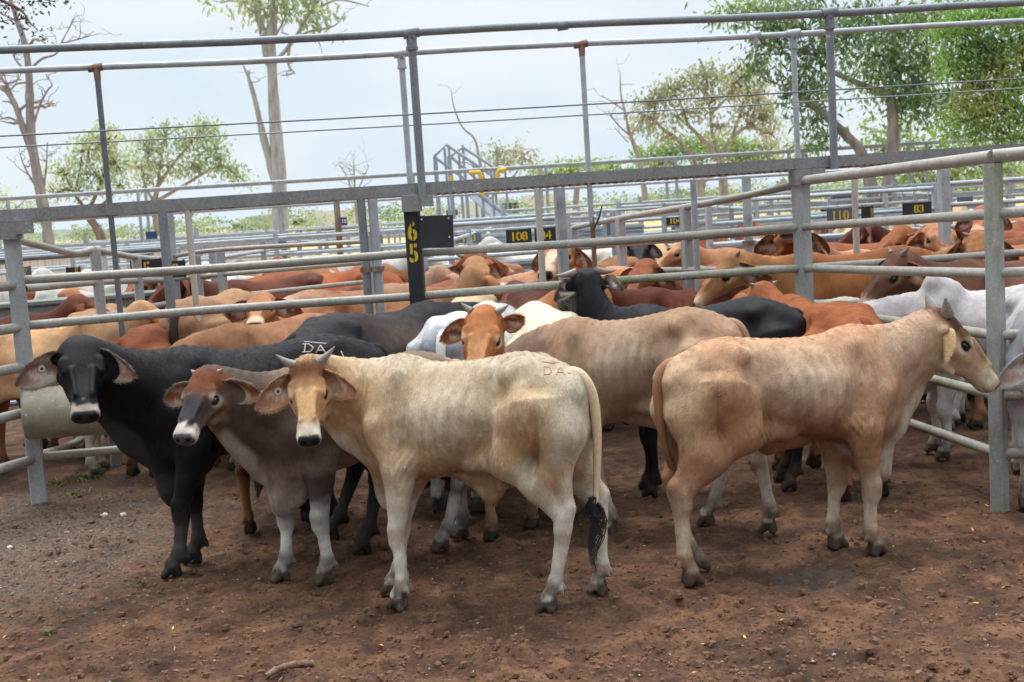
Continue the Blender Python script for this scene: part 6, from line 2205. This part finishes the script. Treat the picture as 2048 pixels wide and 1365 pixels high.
# -- beyond the rails: (px of body centre, distance, yaw, scale, coat, pose, label)
UP = dict(neck_pitch=34, head_pitch=32)
HI = dict(neck_pitch=48, head_pitch=22)
LOW = dict(neck_pitch=-4, head_pitch=55)
def turn(base, ny, hy, **k): return dict(base, neck_yaw=ny, head_yaw=hy, **k)
MID = [
    (66, 8.95, 8, 1.02, TAN, turn(UP, 20, 40), 'tan beast behind the leftmost post beside the drum'),
    (-40, 10.0, 0, 1.05, DARKRED, turn(UP, 5, 10), 'dark brown crest showing above the tan back at the far left'),
    (20, 9.6, 250, .98, RED, turn(LOW, 20, 30), 'red beast low behind the left side rails'),
    (205, 10.2, 95, 1.05, dict(TAN, base=lin(172, 140, 112)), turn(LOW, 0, 0), 'greyish tan beast turned away behind the tall thin pipe'),
    (362, 9.2, 60, .98, RED, turn(LOW, -40, -70), 'rust red beast with its head turned down, behind the black neck'),
    (432, 9.6, 80, 1.13, dict(PINK, base=lin(176, 132, 98), rump=lin(150, 112, 86), tail=lin(60, 48, 42)), turn(LOW, 0, 10), 'fawn beast seen from the rear with a dark tail, under the second rail'),
    (578, 10.1, 262, .96, ORANGE, turn(HI, 5, 8, ear_l=(10, 0, 1), ear_r=(10, 0, 1)), 'orange beast facing the camera just below the second rail'),
    (548, 8.95, 222, .97, ORANGE, turn(LOW, 0, 0), 'orange back lying level behind the black steer'),
    (470, 12.6, 176, 1.12, RED, turn(UP, 30, 60), 'red beast half hidden by the dark maroon one'),
    (550, 12.0, 212, 1.13, DARKRED, turn(UP, 0, 0), 'dark maroon beast side on between the rails'),
    (662, 12.2, 175, 1.15, dict(RED, base=lin(160, 88, 46)), turn(LOW, 0, 0), 'bright rust beast right of the dark maroon one'),
    (700, 10.6, 20, 1.06, PINK, turn(UP, 0, 20), 'pinkish fawn back behind the charcoal rump'),
    (765, 9.75, 12, 1.06, ORANGE, turn(UP, 30, 50), 'orange back running under the numbered post'),
    (800, 11.4, 10, 1.06, RED, turn(HI, 10, 20), 'red beast with a raised head left of the sign plate'),
    (915, 10.9, 80, 1.06, RED, turn(HI, 0, 0, head_pitch=-10, horn=.06, horn_r=.016, tag='r'), 'red horned beast with its nose up, seen from behind'),
    (990, 12.1, 255, 1.10, ORANGE, turn(UP, 10, 20, ear_r=(8, 0, 1)), 'orange face looking over the red backs in the middle'),
    (975, 10.2, 70, 1.02, PALE, turn(LOW, 0, 0), 'pale beast between the red and the dark brown ones'),
    (1050, 9.75, 100, 1.05, dict(DARKRED, base=lin(112, 68, 52)), turn(LOW, 30, 40), 'dark brown beast behind the pale cream back'),
    (1110, 11.6, 20, 1.06, DARKRED, turn(LOW, 0, 0), 'maroon back under the sheeted rail'),
    (1190, 9.85, 255, 1.10, dict(ORANGE, base=lin(196, 132, 78), belly=lin(206, 150, 98)), turn(LOW, -30, -40), 'golden orange beast behind the black raised head'),
    (1160, 10.9, 160, 1.08, TAN, turn(LOW, 0, 0), 'sandy back left of the rusty pipe'),
    (1208, 11.6, 240, 1.12, dict(ORANGE, face=lin(222, 190, 160)), turn(HI, 0, 5), 'orange face right beside the rusty pipe'),
    (1320, 11.2, 15, 1.09, dict(TAN, base=lin(186, 132, 96)), turn(LOW, 0, 0), 'dusty tan back behind the second square post'),
    (1390, 9.6, 175, .97, DARKRED, turn(UP, 0, 10, ear_l=(20, -30, 1)), 'dark red beast low behind the square post'),
    (1400, 10.6, 230, 1.12, RED, turn(UP, 0, 10), 'reddish face with a pale eye ring beside the square post'),
    (1712, 9.62, 184, 1.15, dict(ORANGE, base=lin(166, 104, 60), top=lin(142, 80, 44), belly=lin(190, 140, 94), neck=lin(176, 118, 74)), turn(dict(neck_pitch=22, head_pitch=40, ear_l=(14, -45, 1.0), horn=.04, horn_r=.014, dewlap=1.2), 2, 4), 'big orange beast facing left behind the right square post'),
    (1590, 11.4, 255, 1.20, RED, turn(HI, 0, 0, head_pitch=-5, ear_l=(25, -10, .95), ear_r=(25, -10, .95)), 'red beast with spread dark ears seen from behind near the right post'),
    (1520, 13.4, 190, 1.15, ORANGE, turn(UP, 0, 0), 'tan orange back below the right sheeted gate'),
    (1720, 12.0, 5, 1.19, RED, turn(LOW, 0, 0), 'long red back under the sign with 83'),
    (1790, 11.0, 200, 1.16, dict(TAN, base=lin(200, 140, 96)), turn(UP, 0, 10), 'light tan beast between the big orange one and the sign 83'),
    (1830, 10.9, 265, 1.17, ORANGE, turn(HI, 0, 0), 'orange poll showing behind the brown head'),
    (2035, 8.75, 186, 1.08, BROWN, turn(dict(neck_pitch=30, head_pitch=44, ear_l=(20, -40, 1.0), horn=.07, horn_r=.02), 0, 4), 'dark brown beast facing left with a pale muzzle at the right rails'),
    (1908, 10.3, 262, 1.18, dict(ORANGE, base=lin(176, 104, 62)), turn(UP, 0, 0, horn=.03, horn_r=.014), 'orange faced beast looking out left of the mossy post'),
    (1960, 11.6, 200, 1.2, RED, turn(UP, 0, 0), 'rust beast directly behind the mossy post'),
    (2040, 11.0, 190, 1.2, dict(RED, base=lin(138, 74, 46)), turn(UP, 0, 20), 'chestnut beast at the far right under the top rails'),
    (1890, 13.6, 185, 1.22, DARKRED, turn(UP, 0, 0), 'dark maroon beast right of the sign 83'),
    (2020, 13.4, 230, 1.22, RED, turn(HI, 0, 10), 'red faced beast at the far right behind the mossy post'),
    (2060, 9.6, 180, 1.14, dict(ORANGE, base=lin(190, 122, 78)), turn(LOW, 0, 0), 'tan flank at the right edge above the white beasts'),
    (1985, 7.75, 176, .98, W1, turn(dict(neck_pitch=2, head_pitch=50, hump=.05), 0, 5), 'white humped beast behind the mossy post'),
    (2085, 6.7, 250, 1.0, dict(W1, base=lin(196, 190, 180)), turn(LOW, 0, 0), 'white beast cut by the right edge beyond the rails'),
    (1775, 8.9, 150, .86, dict(W1, base=lin(215, 212, 208), fleck=lin(150, 140, 134), fleck_w=.3), turn(dict(neck_pitch=10, head_pitch=35), 10, 20), 'speckled white calf under the brown muzzle'),
    (1285, 15.0, 262, 1.10, BLACK, turn(UP, 0, 0), 'black head far back between the square posts'),
    (1335, 15.2, 255, 1.10, PALE, turn(UP, 0, 10, tag='l'), 'pale face with an ear tag next to the far black head'),
    (1180, 14.6, 170, 1.12, W1, turn(LOW, 0, 0), 'white back far behind the rusty pipe'),
    (1130, 14.4, 190, 1.12, dict(W1, base=lin(222, 208, 190)), turn(UP, 0, 0), 'off white beast left of the rusty pipe beyond the sheeted rail'),
]
for i, (px, Y, yaw, s, co, sp, lab) in enumerate(MID):
    if px > 1300 and Y > 10: s *= .94
    p = atz(px, Y, 1.0)
    r5 = random.Random(500 + i)
    kf = r5.uniform(.82, 1.14)
    jit = np.array((kf, kf * r5.uniform(.95, 1.05), kf * r5.uniform(.95, 1.18)))
    co = {k_: (tuple(np.array(v_) * jit) if k_ in ('base', 'top', 'belly', 'head', 'neck', 'leg') else v_) for k_, v_ in co.items()}
    if 'flank' not in co and r5.random() < .6: co['flank'] = tuple(np.clip(np.array(co['base']) * r5.uniform(1.15, 1.45), 0, .8))
    if 'neck' not in co and r5.random() < .5: co['neck'] = tuple(np.array(co['base']) * r5.uniform(.6, .85))
    cow(dict(sp, hair=16000 if Y < 11.3 else 0, bony=1.15, head_scale=r5.uniform(.94, 1.04)), co, (p.x, Y, 0), yaw, s, .0145 if Y < 11.5 else .019, lab, 'cattle in the pens beyond the rails', seed=40 + i, detail=False)
# far rows of pale and red backs
rnd = random.Random(4)
for i in range(46):
    u = i / 45
    px = 40 + 1000 * u + rnd.uniform(-18, 18)
    Y = 12.6 + px * .0020 + rnd.choice((1.0, 1.9, 2.9))
    white = rnd.random() < .74
    co = W1 if white else rnd.choice((PALE, ORANGE, RED))
    p = atz(px, Y, 1.0)
    cow(dict(LOW if rnd.random() < .6 else UP), co, (p.x, Y, 0), rnd.choice((15, 190, 200, 5, 100, 265)) + rnd.uniform(-12, 12), rnd.uniform(1.06, 1.16), .026,
        'white beast in the far pen beyond the sheeted rail' if white else 'brown or fawn beast in the far pen beyond the sheeted rail', 'far cattle beyond the sheeted rail', seed=rnd.randint(1, 6), key=('far', i % 6, white) if False else None, detail=False)
for i in range(10):
    px = 1420 + i * 70 + rnd.uniform(-18, 18)
    Y = 17.0 + rnd.uniform(0, 2.5)
    p = atz(px, Y, 1.0)
    co = rnd.choice((RED, ORANGE, PALE))
    cow(dict(UP if rnd.random() < .3 else LOW), co, (p.x, Y, 0), rnd.uniform(0, 360), 1.15, .026, 'red or fawn back far off behind the right gates', 'far cattle behind the right gates', seed=90 + i, detail=False)

# ------------------------------------------------------------------ the air between here and the hills
hz = MB().box((0, 0, 43.5), (12400, 12400, 93))
mh = bpy.data.materials.new('air')
mh.use_nodes = True
nt = mh.node_tree
for n in list(nt.nodes):
    if n.type == 'BSDF_PRINCIPLED': nt.nodes.remove(n)
pv = nt.nodes.new('ShaderNodeVolumePrincipled')
pv.inputs['Color'].default_value = (.80, .89, 1.0, 1)
pv.inputs['Density'].default_value = .00018
nt.links.new(pv.outputs[0], nt.nodes['Material Output'].inputs['Volume'])
haze = hz.build('haze', mh, None, False)
tag(haze, kind='stuff')
